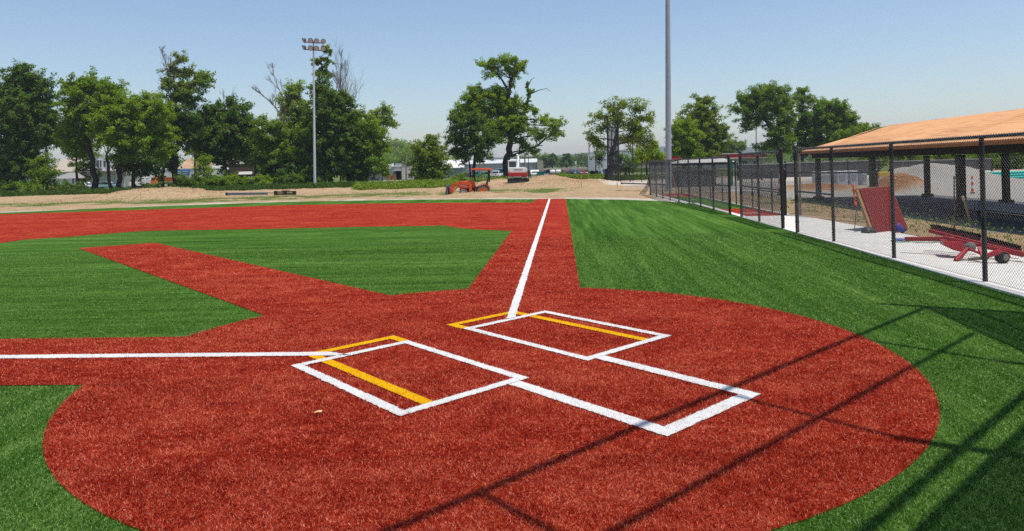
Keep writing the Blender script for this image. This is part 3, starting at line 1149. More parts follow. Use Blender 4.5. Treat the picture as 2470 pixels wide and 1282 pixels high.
# ================================================================== THINGS ON THE WALK
# leaning red board
M_rb = mat('red_board', (0.20, 0.012, 0.014), 0.7, 0.2, noise=0.18, nscale=30)
BL, BR = at(2112, 564, 16.05), at(2190, 553, 16.7)
TL = at(2073, 456, 16.75)
TR = TL + (BR - BL)
p = Vector((BL.x, BL.y, 0))
T = thing('leaning_panel', 'large dark red ribbed panel propped at a slant on the walk', 'panel', p)
n3 = (BR - BL).cross(TL - BL).normalized()
if n3.y < 0:
    n3 = -n3
def slab(c4, th, off):
    b_ = MB()
    b_.v = [v - p + n3 * off for v in c4] + [v - p + n3 * (off + th) for v in c4]
    b_.f = [(0, 1, 2, 3), (7, 6, 5, 4)] + [(k, 4 + k, 4 + (k + 1) % 4, (k + 1) % 4) for k in range(4)]
    return b_
slab([BL, BR, TR, TL], 0.03, 0.0).build('board', M_rb, T)
for k in range(17):
    s = (k + 0.5) / 17
    a, b = BL.lerp(BR, s), TL.lerp(TR, s)
    MB().bar(a - p - n3 * 0.008, b - p - n3 * 0.008, 0.030, 0.014).build('rib', M_rb, T)
M_tim = mat('edge_timber', (0.34, 0.20, 0.085), 0.8, 0.2, noise=0.2, nscale=8)
for a, b in ((BL, TL), (TL, TR), (BR, TR), (BL, BR)):
    MB().bar(a - p + n3 * 0.075, b - p + n3 * 0.075, 0.07, 0.085).build('frame_batten', M_tim, T)
MB().bar(TL.lerp(TR, 0.3) - p + n3 * 0.12, Vector(((BL.x + BR.x) / 2 + 0.2, (BL.y + BR.y) / 2 + 1.0, 0.0)) - p, 0.05, 0.09).build('prop', M_tim, T)

p = at(2122, 567, 15.9)
p = gp(2095, 562)
T = thing('rubber_sack', 'dark rubber sack slumped at the left foot of the red panel', 'sack', p)
b_ = MB()
b_.lathe((0, 0, -0.01), (0, 0, 1), [(0, 0.12), (0.05, 0.135), (0.10, 0.10), (0.15, 0.04), (0.16, 0.015)], 12)
for v in b_.v:
    v.x *= 1.25
    v += Vector((0.02 * math.sin(v.z * 40 + v.y * 20), 0.02 * math.sin(v.x * 31), 0))
b_.build('bag', mat('rubber', (0.03, 0.032, 0.036), 0.6, 0.4), T, smooth=True)

p = gp(2062, 561)
T = thing('flagged_stake', 'thin black stake with orange flagging left of the red panel', 'stake', p)
h1 = at(2066, 500, 16.35) - p
h2 = at(2057, 446, 16.35) - p
MB().tube([(0.10, 0.1, 0.012), (0.0, 0.02, 0.02), Vector((0.0, 0.0, 0.12)), h1, h2], 0.008, 6).build('rod', M_blk, T)
M_or = mat('orange_flagging', (0.75, 0.10, 0.02), 0.6, 0.3)
for k, (a, b) in enumerate(((0.0, 0.25), (0.18, 0.5), (0.45, 0.75), (0.7, 1.0))):
    q0, q1 = h2.lerp(h1, a), h2.lerp(h1, b)
    wv = 0.035 + 0.012 * (k % 2)
    b_ = MB()
    pts = [q0.lerp(q1, j / 4) for j in range(5)]
    for j, q in enumerate(pts):
        o_ = 0.018 * math.sin(j * 2 + k)
        b_.v += [q + Vector((-wv * (0.4 + 0.6 * math.sin(0.8 * j + 0.4)), -0.012 + o_, 0)), q + Vector((wv * (0.5 + 0.5 * math.cos(j)), -0.012 - o_, -0.02))]
    b_.f = [(2 * j, 2 * j + 1, 2 * j + 3, 2 * j + 2) for j in range(4)]
    b_.build('flagging_tape', M_or, T)

p = gp(2170, 562)
T = thing('blue_bundle', 'crumpled purple and blue cloth bundle at the right foot of the panel', 'bundle', p)
for k, (cx, cz, rr, mt) in enumerate(((0.0, 0.10, 0.075, 'b'), (0.045, 0.07, 0.07, 'b'), (-0.03, 0.17, 0.045, 'p'), (0.0, 0.2, 0.03, 'p'))):
    b_ = MB()
    b_.lathe((cx, 0, cz - rr), (0, 0, 1), [(0, rr * 0.3), (rr * 0.4, rr * 0.95), (rr, rr), (rr * 1.6, rr * 0.7), (rr * 2, rr * 0.1)], 10)
    for v in b_.v:
        v += Vector((math.sin(v.z * 60 + k), math.sin(v.x * 70), math.sin(v.y * 50))) * 0.010
    b_.build('fold', mat('blue_cloth', (0.03, 0.04, 0.28), 0.8) if mt == 'b' else mat('purple_cloth', (0.16, 0.05, 0.30), 0.8), T, smooth=True)

p = gp(2172, 583)
T = thing('line_coil', 'loose coil of blue and green cord on the concrete by the red tow bar', 'cord', p)
def coil(c, r0, n, col, nm, sd):
    rr = random.Random(sd)
    pts = []
    for k in range(n * 14):
        t = k / 14 * 2 * math.pi
        r1 = r0 * (1 + 0.2 * math.sin(t * 0.37 + sd)) + rr.uniform(-.008, .008)
        pts.append(Vector((c[0] + r1 * math.cos(t) * 1.2, c[1] + r1 * math.sin(t), 0.012 + 0.0009 * k)))
    return pts
MB().tube(coil((0, 0), 0.12, 4, 0, '', 1), 0.007, 5).build('blue_cord', mat('blue_cord', (0.12, 0.16, 0.42), 0.5), T)
MB().tube(coil((-0.1, -0.22), 0.15, 1, 0, '', 3) + [Vector((0.45, -0.28, 0.01)), Vector((0.75, -0.10, 0.01)), Vector((1.3, -0.05, 0.01))], 0.006, 5).build('green_cord', mat('green_cord', (0.12, 0.42, 0.22), 0.5), T)
MB().tube([(0.0, 0.1, 0.01), (0.2, -0.35, 0.01), (0.4, -0.42, 0.01), (0.6, -0.3, 0.01), (0.9, -0.25, 0.012)], 0.006, 5).build('black_cable', M_blk, T)

# red towed turf sweeper / carriage
M_rf = mat('red_paint', (0.36, 0.012, 0.018), 0.4, 0.5, noise=0.12, nscale=12)
M_bris = mat('black_brush', (0.012, 0.012, 0.012), 0.9, 0.1)
M_tyre = mat('tyre', (0.018, 0.018, 0.018), 0.85, 0.2, bump=0.5, bscale=40)
p = gp(2400, 637)
T = thing('tow_carriage', 'red towed frame with black brushes tipped on its wheel behind the fence', 'trailer', p)
def q_(px, py, D):
    return at(px, py, D) - p
MB().bar(q_(2183, 577, 12.6), q_(2302, 577, 12.1), 0.075, 0.075).build('tow_bar', M_rf, T, bevel=0.006)
MB().bar(q_(2241, 557, 12.6), q_(2372, 590, 11.8), 0.055, 0.06).build('frame_rail', M_rf, T, bevel=0.006)
MB().bar(q_(2275, 573, 12.0), q_(2470, 617, 11.2), 0.055, 0.06).build('frame_rail', M_rf, T, bevel=0.006)
MB().bar(q_(2372, 590, 11.8), q_(2490, 618, 11.0), 0.055, 0.06).build('frame_rail', M_rf, T, bevel=0.006)
for (a, b, D0, D1) in (((2247, 552), (2364, 577), 12.8, 12.1), ((2381, 584), (2462, 606), 12.0, 11.5)):
    A_, B_ = q_(*a, D0), q_(*b, D1)
    MB().bar(A_, B_, 0.06, 0.07).build('brush_back', mat('dark_red', (0.10, 0.008, 0.010), 0.6), T)
    br = MB()
    nb = 46
    for k in range(nb):
        c = A_.lerp(B_, (k + 0.5) / nb)
        for j in (-1, 0, 1):
            d = Vector((random.uniform(-.02, .02), 0.03 * j, 0.085 + random.uniform(-.01, .01)))
            br.tube([c + Vector((0, 0.015 * j, 0.03)), c + d], [0.010, 0.006], 4)
    br.build('bristles', M_bris, T, kind='stuff')
b_ = MB()
pr = [q_(2275, 582, 11.9), q_(2322, 584, 11.7), q_(2334, 600, 11.65), q_(2320, 609, 11.65), q_(2300, 604, 11.75), q_(2278, 594, 11.85)]
b_.v = pr + [v + Vector((0.10, 0.34, 0)) for v in pr]
nn = len(pr)
b_.f = [tuple(range(nn)), tuple(range(nn, 2 * nn))[::-1]] + [(k, nn + k, nn + (k + 1) % nn, (k + 1) % nn) for k in range(nn)]
b_.build('hopper', M_rf, T, bevel=0.008)
MB().tube([q_(2334, 600, 11.5), q_(2306, 629, 11.45)], [0.035, 0.042], 10).build('jack_leg', M_rf, T, smooth=True)
MB().lathe(q_(2306, 630.5, 11.45), (0, 0, 1), [(-0.02, 0.06), (0.0, 0.06), (0.012, 0.03)], 10).build('jack_foot', mat('rubber', (0.03, 0.03, 0.03), 0.6), T)
MB().tube([q_(2334, 600, 11.5), q_(2365, 612, 11.3)], 0.022, 8).build('strut', M_rf, T, smooth=True)
MB().tube([q_(2336, 626, 11.3), q_(2384, 622, 11.2)], 0.026, 8).build('axle', mat('rusty_steel', (0.10, 0.085, 0.06), 0.7, 0.4, noise=0.3, nscale=20), T, smooth=True)
MB().bar(q_(2362, 598, 11.4), q_(2372, 622, 11.2), 0.05, 0.05).build('upright', M_rf, T)
MB().tube([q_(2383, 617, 11.15), q_(2405, 609, 11.1), q_(2428, 615, 11.1), q_(2434, 622, 11.1)], [0.04, 0.05, 0.045, 0.03], 8).build('mudguard', M_rf, T, smooth=True)
wc = q_(2417, 624, 11.1)
wr = (wc + p).z * 1.28
wc = wc + Vector((0, 0, wr - (wc + p).z))
wh = MB().lathe(wc, Vector((-0.35, 0.94, 0)), [(-0.065, wr * 0.62), (-0.06, wr * 0.92), (-0.03, wr), (0.03, wr), (0.06, wr * 0.92), (0.065, wr * 0.62)], 22).build('wheel', M_tyre, T, smooth=True)
MB().lathe(wc, Vector((-0.35, 0.94, 0)), [(-0.075, wr * 0.2), (-0.07, wr * 0.58), (0.07, wr * 0.58), (0.075, wr * 0.2)], 16).build('rim', mat('rim_grey', (0.16, 0.15, 0.13), 0.6, 0.5), wh, smooth=True)
MB().lathe(q_(2336, 596, 11.55), Vector((0.3, -0.9, 0.1)), [(-0.05, 0.04), (0, 0.075), (0.08, 0.075), (0.10, 0.03)], 10).build('motor', mat('rim_grey', (0.16, 0.15, 0.13)), T, smooth=True)

# survey stakes
p = gp(2302, 547)
T = thing('rebar_stake', 'rusty upright steel stake in the dry grass before the shelter', 'stake', p)
MB().tube([(0, 0, -0.1), at(2301.5, 428, (p - Vector(CAM)).dot(Vector(FWD))) - p], 0.016, 6).build('rod', mat('rust', (0.15, 0.06, 0.03), 0.9), T)
MB().lathe(at(2301.5, 428, (p - Vector(CAM)).dot(Vector(FWD))) - p, (0, 0, 1), [(-0.03, 0.018), (0.02, 0.022), (0.03, 0.01)], 6).build('cap', mat('rust', (0.15, 0.06, 0.03), 0.9), T)
p = gp(2341, 538)
T = thing('wood_stake', 'pale wooden stake leaning in the straw before the shelter', 'stake', p)
MB().bar((0.02, 0, -0.1), at(2323, 474, 17.5) - p, 0.05, 0.03).build('stake', mat('lath', (0.45, 0.34, 0.2), 0.85, 0.1, noise=0.2, nscale=12), T)
MB().bar(at(2326, 484, 17.45) - p + Vector((0, 0.02, 0)), at(2323, 474, 17.45) - p + Vector((0, 0.02, 0)), 0.055, 0.035).build('painted_end', mat('lath_top', (0.5, 0.40, 0.28), 0.85), T)

# orange and white channelizer posts
def drum(px, py, hpx, label, tilt=0.0):
    p = gp(px, py)
    D = (p - Vector(CAM)).dot(Vector(FWD))
    h = hpx * D / FPX
    T = thing('traffic_delineator', label, 'delineator', p, 0, 'orange delineators around the site')
    b_ = MB().lathe((0, 0, -0.02), (0, 0, 1), [(0, h * 0.13), (h * 0.05, h * 0.13), (h * 0.07, h * 0.08)], 12)
    b_.build('base', mat('rubber', (0.03, 0.03, 0.03)), T)
    for k in range(5):
        a, b = h * (0.08 + 0.18 * k), h * (0.08 + 0.18 * (k + 1))
        r0, r1 = h * (0.075 - 0.006 * k), h * (0.075 - 0.006 * (k + 1))
        MB().lathe((0, 0, 0), (0, 0, 1), [(a, r0), (b, r1)], 12).build('orange_band' if k % 2 == 0 else 'white_band', M_or if k % 2 == 0 else mat('white_band', (0.8, 0.8, 0.78), 0.4), T, smooth=True)
    return T
drum(1882, 470, 62, 'tall orange and white delineator seen behind the gateway post')
drum(2346, 466, 42, 'small orange and white delineator standing on the gravel by the shelter')

# leaf on the turf
T = thing('fallen_leaf', 'single dry tan leaf lying on the red turf', 'leaf', gp(768, 995, 0.03))
b_ = MB()
lp = [(-0.034, 0, 0), (-0.018, 0.012, 0.006), (-0.004, 0.010, 0.004), (0.010, 0.016, 0.010), (0.030, 0.006, 0.012), (0.022, -0.008, 0.004), (0.004, -0.012, 0.008), (-0.016, -0.010, 0.002)]
b_.v = [Vector(q) for q in lp] + [Vector((0, 0, 0.014))]
b_.f = [(k, (k + 1) % 8, 8) for k in range(8)]
b_.build('blade', mat('dry_leaf', (0.62, 0.46, 0.22), 0.8), T)
MB().tube([(-0.034, 0, 0), (-0.05, -0.004, 0.004)], 0.0015, 4).build('stem', mat('dry_leaf', (0.62, 0.46, 0.22), 0.8), T)

# ================================================================== TREES
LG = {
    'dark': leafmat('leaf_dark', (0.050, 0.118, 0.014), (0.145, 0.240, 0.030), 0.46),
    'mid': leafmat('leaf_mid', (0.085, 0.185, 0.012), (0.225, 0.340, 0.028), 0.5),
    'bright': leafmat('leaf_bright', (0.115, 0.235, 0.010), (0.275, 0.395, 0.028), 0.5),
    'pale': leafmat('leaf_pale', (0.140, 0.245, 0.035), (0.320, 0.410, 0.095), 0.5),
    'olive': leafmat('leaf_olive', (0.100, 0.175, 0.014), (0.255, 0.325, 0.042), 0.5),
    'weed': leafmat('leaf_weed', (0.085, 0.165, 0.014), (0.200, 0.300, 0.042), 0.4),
    'under': leafmat('leaf_shaded', (0.022, 0.055, 0.010), (0.075, 0.140, 0.020), 0.3),  # darker weed leaf: the shade below the trees is in the colour
}
M_bark = mat('bark', (0.055, 0.043, 0.034), 0.95, 0.1, noise=0.35, nscale=3, bump=0.6, bscale=12)
M_barkL = mat('pale_bark', (0.20, 0.165, 0.14), 0.95, 0.1, noise=0.3, nscale=3)

def leaves(centers, sig, nper, size, outc, up=0.85):
    """leaf quads gathered round cluster centres -> verts, faces"""
    C = np.repeat(centers, nper, axis=0)
    n = len(C)
    off = RNG.normal(0, 1, (n, 3))
    off *= (np.minimum(1.9, np.linalg.norm(off, axis=1)) / np.linalg.norm(off, axis=1))[:, None]
    P = C + off * (sig, sig, sig * 0.72)
    nrm = RNG.normal(0, 1, (n, 3)) * 0.75 + off * 0.35 + (0, 0, up)
    if outc is not None:
        o = P - outc
        o /= np.linalg.norm(o, axis=1)[:, None] + 1e-6
        nrm += o * 0.45
    nrm /= np.linalg.norm(nrm, axis=1)[:, None]
    t = np.cross(nrm, RNG.normal(0, 1, (n, 3)))
    t /= np.linalg.norm(t, axis=1)[:, None]
    b = np.cross(nrm, t)
    s = (size * RNG.uniform(0.6, 1.35, n))[:, None]
    V = np.stack([P - t * s * 0.9, P + b * s * 0.42 + nrm * s * 0.1, P + t * s, P - b * s * 0.42 + nrm * s * 0.1], 1).reshape(-1, 3)
    F = np.arange(4 * n).reshape(-1, 4)
    return V, F

def tree(label, px, D, trunk, lobes, leaf='mid', size=0.19, dens=1.0, sig=0.55, nper=46, group='trees along the far edge of the field', name='tree', cat='tree',
         limbs=True, twig=0.02, bark=None, core=0.42, extra=None, branchy=0.35, sparse=False):
    """trunk: [(px, py, radius m)...] base first; lobes: [(cx, cy, rx, ry[, dens[, leafkey]])] in photo pixels at depth D"""
    p = gd(px, D)
    T = thing(name, label, cat, p, 0, group)
    po = np.array(p)
    sc = D / FPX
    mb = MB()
    tp = [at(a, b, D) - p for a, b, r in trunk]
    tp[0].z = -0.2
    rr = [r for a, b, r in trunk]
    # soften the trunk line
    pts, rad = [], []
    for k in range(len(tp) - 1):
        for j in range(4):
            s = j / 4
            w_ = Vector((RNG.normal(0, .3), RNG.normal(0, .3), 0)) * rr[k] * (1 if j else 0)
            pts.append(tp[k].lerp(tp[k + 1], s) + w_)
            rad.append(rr[k] * (1 - s) + rr[k + 1] * s)
    pts.append(tp[-1])
    rad.append(rr[-1])
    rad[0] *= 1.35
    mb.tube(pts, rad, 8)
    groups = {}
    fork = tp[-1]
    for lb in lobes:
        cx, cy, rx, ry = lb[:4]
        if group.startswith('trees along'):
            rx, ry = rx * 1.16, ry * 1.14
        elif group.startswith(('trees around', 'trees beyond')) and name == 'tree':
            rx, ry = rx * 1.12, ry * 1.12
        ld = lb[4] if len(lb) > 4 else 1.0
        lk = lb[5] if len(lb) > 5 else leaf
        a, b = rx * sc, ry * sc
        c = 0.9 * a
        cen = np.array(at(cx, cy, D + RNG.uniform(-0.25, 0.25) * a)) - po
        n = max(7, int(dens * ld * math.pi * a * b / 0.40))
        d = RNG.normal(0, 1, (n, 3))
        d /= np.linalg.norm(d, axis=1)[:, None]
        r = RNG.random(n) ** core * RNG.uniform(0.72, 1.16, n)
        loc = d * r[:, None]
        W = cen + RG0 * (loc[:, 0] * a)[:, None] + FWD * (loc[:, 1] * c)[:, None] + UP0 * (loc[:, 2] * b)[:, None]
        # each spray is drawn out along its twig, away from the lobe's middle
        dr = (W - cen) / (np.linalg.norm(W - cen, axis=1)[:, None] + 1e-6) + RNG.normal(0, .45, (n, 3)) + (0, 0, -.05)
        dr /= np.linalg.norm(dr, axis=1)[:, None]
        L_ = np.minimum(RNG.uniform(0.5, 1.25, n) * (sig / .55), 0.62 * max(a, b))
        m_ = 5
        tt = np.linspace(-0.7, 0.9, m_)
        K = (W[:, None, :] + dr[:, None, :] * (L_[:, None] * tt[None, :])[:, :, None]).reshape(-1, 3)
        keep = K[:, 2] > 0.12
        K = K[keep]
        wd = sig * 0.46
        groups.setdefault(lk, []).append(leaves(K, min(wd, 0.35 * min(a, b) + 0.05), max(8, int(nper * 0.40)), size, cen))
        W = W[W[:, 2] > 0.15]
        # limb to the lobe, then twigs
        if limbs:
            if len(lobes) > 1 or True:
                ks = min(range(len(pts)), key=lambda k: (pts[k] - Vector(cen)).length + (0 if pts[k].z < cen[2] + 0.2 else 50) + (20 if k < len(pts) * 0.3 else 0))
                st = pts[ks]
                r0 = min(0.13, max(0.045, rad[ks] * 0.36))
                ce = Vector(cen)
                midp = st.lerp(ce, 0.5) + Vector((0, 0, 0.12 * (ce - st).length)) * 0.5 + Vector((RNG.normal(0, .12), RNG.normal(0, .12), 0)) * (ce - st).length * 0.6
                mb.tube([st, st.lerp(midp, .5) + Vector((0, 0, .05)), midp, midp.lerp(ce, 0.6), ce], [r0, r0 * .85, r0 * .68, r0 * .5, r0 * .35], 6)
            for q in W[RNG.random(len(W)) < branchy]:
                q = Vector(q)
                s0 = Vector(cen).lerp(midp, RNG.random() * 0.6)
                mq = s0.lerp(q, 0.5) + Vector(RNG.normal(0, 0.12, 3)) * (q - s0).length * 0.4
                mb.tube([s0, mq, q], [twig * 1.6, twig * 1.2, twig * 0.6], 3, cap=False)
    if extra:
        for ep in extra:
            mb.tube([at(a, b, D) - p for a, b, r in ep], [r for a, b, r in ep], 6)
    mb.build('trunk', bark or M_bark, T, smooth=True)
    for lk, lst in groups.items():
        V = np.concatenate([v for v, f in lst])
        nq = len(V) // 4
        raw('crown', V, np.arange(4 * nq).reshape(-1, 4), LG[lk], T)
    return T

def bare(label, px, D, path, spread=0.5, n=3, depth=4, bark=None, seed=1, group='leafless dead trees', name='dead_tree', twr=0.02, lean=0):
    """leafless tree or snag: trunk path then recursive twigs"""
    rr = random.Random(seed)
    p = gd(px, D)
    T = thing(name, label, 'tree', p, 0, group)
    mb = MB()
    pts = [at(a, b, D) - p for a, b, r in path]
    rad = [r for a, b, r in path]
    if lean == 0:
        pts[0].z = -0.2
    mb.tube(pts, rad, 6)
    sc = D / FPX
    def grow(a, d, L, r, k):
        if k == 0 or L < 0.25:
            return
        m = a + d * L * 0.5 + Vector((rr.gauss(0, .06), rr.gauss(0, .06), rr.gauss(0, .04))) * L
        e = a + d * L + Vector((rr.gauss(0, .1), rr.gauss(0, .1), 0)) * L
        mb.tube([a, m, e], [r, r * .8, r * .55], 3 if k < 3 else 4, cap=False)
        for _ in range(n):
            nd = (d + Vector((rr.uniform(-1, 1), rr.uniform(-.6, .6), rr.uniform(-.1, .8))) * spread).normalized()
            s = rr.uniform(0.35, 1.0)
            grow(a.lerp(e, s), nd, L * rr.uniform(.5, .75), max(twr * 0.6, r * .5), k - 1)
    for k in range(1, len(pts)):
        d = (pts[k] - pts[k - 1])
        L = d.length
        for _ in range(n):
            nd = (d.normalized() + Vector((rr.uniform(-1, 1), rr.uniform(-.6, .6), rr.uniform(0, .7))) * spread).normalized()
            grow(pts[k - 1].lerp(pts[k], rr.uniform(.4, 1)), nd, L * rr.uniform(.35, .6), max(twr, rad[k] * .6), depth - 1)
    grow(pts[-1], (pts[-1] - pts[-2]).normalized(), (pts[-1] - pts[-2]).length * .6, rad[-1], depth)
    mb.build('trunk', bark or M_barkL, T, smooth=False)
    return T

# --- left belt of trees
tree('tall dark green tree filling the left edge of the photo', 38, 100, [(38, 462, .38), (40, 330, .3), (44, 230, .2)],
     [(12, 230, 40, 48), (52, 190, 38, 38), (90, 225, 36, 42), (45, 270, 70, 55), (25, 350, 55, 60), (85, 300, 40, 50), (60, 395, 45, 45), (12, 420, 40, 40), (50, 165, 16, 14)], 'dark', dens=1.25)
tree('light green spreading tree between the dark left tree and the square-topped tree', 112, 104, [(113, 462, .2), (112, 390, .16), (112, 350, .12)],
     [(100, 305, 36, 36), (128, 300, 30, 28), (85, 320, 20, 22), (140, 325, 22, 20), (112, 335, 34, 18)], 'mid', dens=1.0)
tree('bushy young tree with bright leaves under the light green tree', 103, 92, [(103, 464, .12), (103, 420, .08)],
     [(103, 405, 26, 30), (95, 435, 30, 26), (118, 428, 22, 26), (98, 385, 16, 16)], 'mid', dens=1.2, group='low bushes under the trees', size=0.14)
tree('square-topped leafy tree with a thick dark trunk', 228, 97, [(229, 463, .44), (222, 400, .36), (213, 345, .3), (212, 290, .2)],
     [(180, 212, 30, 28), (222, 206, 38, 26), (262, 215, 30, 26), (205, 250, 52, 36), (255, 258, 40, 38), (180, 285, 34, 34), (222, 310, 44, 28), (165, 320, 24, 24), (190, 345, 28, 22), (205, 410, 26, 24, .5)], 'mid', dens=1.15)
tree('bright green tree hanging low in front with a crooked trunk', 266, 95, [(268, 463, .24), (262, 420, .21), (257, 375, .18)],
     [(255, 300, 32, 36), (285, 305, 36, 44), (248, 335, 22, 24), (290, 340, 30, 24)], 'bright', dens=1.0)
tree('broad bright green tree with a straight stout trunk', 288, 96, [(288, 464, .34), (289, 400, .3), (290, 350, .24)],
     [(310, 255, 42, 32), (350, 260, 44, 36), (385, 270, 28, 34), (330, 305, 50, 40), (380, 320, 34, 40), (345, 350, 48, 30), (395, 350, 20, 26), (300, 370, 26, 20)], 'bright', dens=1.15)
tree('dark low tree with drooping branches behind the orange truck', 322, 101, [(322, 462, .26), (320, 400, .22), (320, 360, .16)],
     [(320, 385, 40, 28), (350, 400, 38, 24), (300, 400, 22, 18)], 'dark', dens=1.0)
tree('tall open tree with thin leafy top and dead twigs on its left', 420, 103, [(420, 460, .42), (424, 380, .36), (430, 330, .3), (425, 260, .2), (418, 190, .12), (412, 140, .06)],
     [(438, 145, 20, 16, .6, 'olive'), (420, 170, 26, 22, .6, 'olive'), (455, 175, 16, 14, .5, 'olive'), (400, 195, 24, 20, .6, 'olive'), (440, 205, 36, 26, .7, 'olive'), (485, 200, 28, 22, .8, 'mid'),
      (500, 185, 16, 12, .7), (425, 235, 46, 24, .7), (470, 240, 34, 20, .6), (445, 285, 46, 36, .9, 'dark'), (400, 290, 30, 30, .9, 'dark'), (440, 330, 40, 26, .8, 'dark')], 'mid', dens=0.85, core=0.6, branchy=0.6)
bare('dead leafless twigs rising from the top of the tall open tree', 405, 102.5, [(420, 330, .09), (412, 230, .07), (406, 180, .05), (400, 150, .03)], 0.6, 5, 4, seed=5, lean=1)
tree('slender trunk tree beside the tall open tree', 391, 104, [(391, 461, .24), (394, 400, .2), (398, 350, .15)],
     [(395, 375, 26, 22), (410, 400, 22, 18), (375, 385, 20, 20)], 'dark', dens=0.8)
tree('rounded dense dark green tree with a domed crown', 545, 106, [(545, 462, .3), (543, 400, .26), (545, 340, .2)],
     [(520, 285, 40, 36), (560, 275, 40, 32), (590, 315, 30, 38), (545, 320, 60, 44), (500, 325, 26, 36), (580, 355, 34, 30), (520, 365, 36, 26), (540, 392, 22, 22, .6)], 'dark', dens=1.35, core=0.35)
bare('small dead snag poking above the domed tree', 540, 107, [(545, 330, .06), (541, 260, .05), (540, 235, .03)], 0.6, 3, 4, seed=8, lean=1)
tree('slim bushy column of leaves in front of the sign building', 492, 99, [(492, 463, .14), (492, 420, .1)],
     [(492, 388, 15, 18), (495, 412, 20, 18), (490, 437, 20, 20)], 'bright', dens=1.3, size=0.14, group='low bushes under the trees')
tree('loose mid green tree left of the floodlight pole', 655, 100, [(655, 462, .2), (657, 400, .16), (660, 350, .12)],
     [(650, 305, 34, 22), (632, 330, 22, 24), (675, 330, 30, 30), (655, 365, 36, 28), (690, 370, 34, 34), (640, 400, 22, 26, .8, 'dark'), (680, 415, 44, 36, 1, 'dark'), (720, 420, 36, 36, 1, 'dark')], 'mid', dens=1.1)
bare('leafless forked dead tree leaning out above the loose green tree', 690, 101, [(700, 360, .22), (684, 285, .15), (655, 248, .10), (630, 228, .07)], 0.6, 4, 4, seed=21, lean=1)
bare('grey dead branches reaching up left behind the floodlight pole', 705, 103, [(705, 340, .12), (690, 250, .08), (668, 205, .05)], 0.6, 4, 4, seed=31, lean=1)
tree('pale yellow-green tree close behind the floodlight pole', 712, 103, [(712, 460, .2), (712, 380, .16), (712, 290, .12)],
     [(705, 220, 28, 20), (690, 250, 22, 22), (720, 245, 24, 22), (705, 275, 34, 28), (715, 315, 34, 30, .9, 'mid'), (735, 350, 28, 30, .9, 'mid')], 'pale', dens=1.0)
tree('big dark tree standing right behind the floodlight pole', 795, 100, [(797, 457, .32), (796, 380, .26), (790, 300, .2), (780, 240, .12)],
     [(770, 215, 24, 30), (800, 245, 34, 30), (830, 240, 18, 18), (780, 280, 44, 38), (820, 290, 38, 36), (765, 330, 36, 40), (805, 345, 44, 38), (840, 330, 24, 30), (770, 390, 36, 40), (810, 400, 30, 30, .8), (760, 430, 30, 28)], 'dark', dens=1.3)
tree('thin leafy top of a tall tree above the floodlight crossarms', 785, 108, [(785, 455, .18), (784, 300, .14), (780, 220, .08), (776, 160, .05)],
     [(785, 125, 16, 14, .5), (765, 145, 18, 12, .45), (790, 150, 14, 14, .45), (775, 170, 16, 12, .4), (792, 180, 10, 14, .3)], 'olive', dens=0.8, core=.8, sig=.35, branchy=.8)
bare('leafless tree standing tall behind the big dark tree', 822, 106, [(822, 455, .16), (822, 260, .12), (821, 200, .08), (822, 165, .05)], 0.45, 4, 5, seed=41)
tree('wide green tree right of the floodlight pole', 862, 103, [(863, 445, .26), (862, 390, .22), (868, 340, .16)],
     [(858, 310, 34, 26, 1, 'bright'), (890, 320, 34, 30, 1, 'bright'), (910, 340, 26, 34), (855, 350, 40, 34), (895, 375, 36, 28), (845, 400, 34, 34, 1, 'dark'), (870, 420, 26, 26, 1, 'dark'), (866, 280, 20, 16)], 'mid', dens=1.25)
tree('pale leafy limb tree leaning out at the right of the left tree belt', 905, 108, [(880, 440, .16), (895, 360, .12), (905, 310, .09)],
     [(905, 275, 22, 14), (932, 270, 18, 14), (925, 290, 24, 16), (900, 300, 18, 14), (940, 295, 12, 12)], 'pale', dens=1.0)
tree('single small rounded tree left of the tractor', 1032, 96, [(1033, 442, .16), (1033, 400, .12), (1034, 360, .08)],
     [(1042, 345, 18, 15), (1015, 358, 14, 12), (1050, 362, 18, 16), (1028, 372, 26, 20), (1012, 400, 20, 22), (1045, 400, 28, 26), (1025, 425, 30, 20), (1052, 428, 22, 18), (1038, 334, 8, 8)], 'olive', dens=1.45, core=0.36)

# --- second row, seen between the front trees
for k, (px, D, lobes_, lk, lb) in enumerate((
        (185, 118, [(175, 330, 34, 26), (205, 345, 30, 26), (160, 345, 22, 22), (190, 370, 30, 16)], 'mid', 'mid green tree behind the square-topped tree'),
        (375, 120, [(365, 300, 36, 34), (400, 320, 32, 30), (380, 350, 36, 26), (415, 290, 24, 24)], 'dark', 'dark tree behind the broad bright tree'),
        (470, 119, [(465, 300, 30, 30), (490, 320, 28, 30), (470, 350, 34, 28), (500, 365, 26, 24)], 'mid', 'mid green tree in the gap left of the domed tree'),
        (615, 121, [(605, 335, 28, 30), (628, 355, 26, 26), (610, 380, 32, 24), (640, 385, 24, 20)], 'dark', 'dark tree in the gap right of the domed tree'),
        (745, 118, [(735, 290, 28, 34), (745, 330, 32, 34), (735, 375, 34, 30), (760, 400, 28, 26)], 'mid', 'mid green tree behind the floodlight pole at mid height'),
        (840, 119, [(835, 290, 24, 24), (850, 330, 30, 28), (835, 370, 34, 28), (850, 395, 28, 20)], 'dark', 'dark tree between the big dark tree and the wide green tree'))):
    tree(lb, px, D, [(px, 452, .22), (px, 400, .18), (px, 350, .12)], lobes_, lk, dens=1.0, branchy=.2)

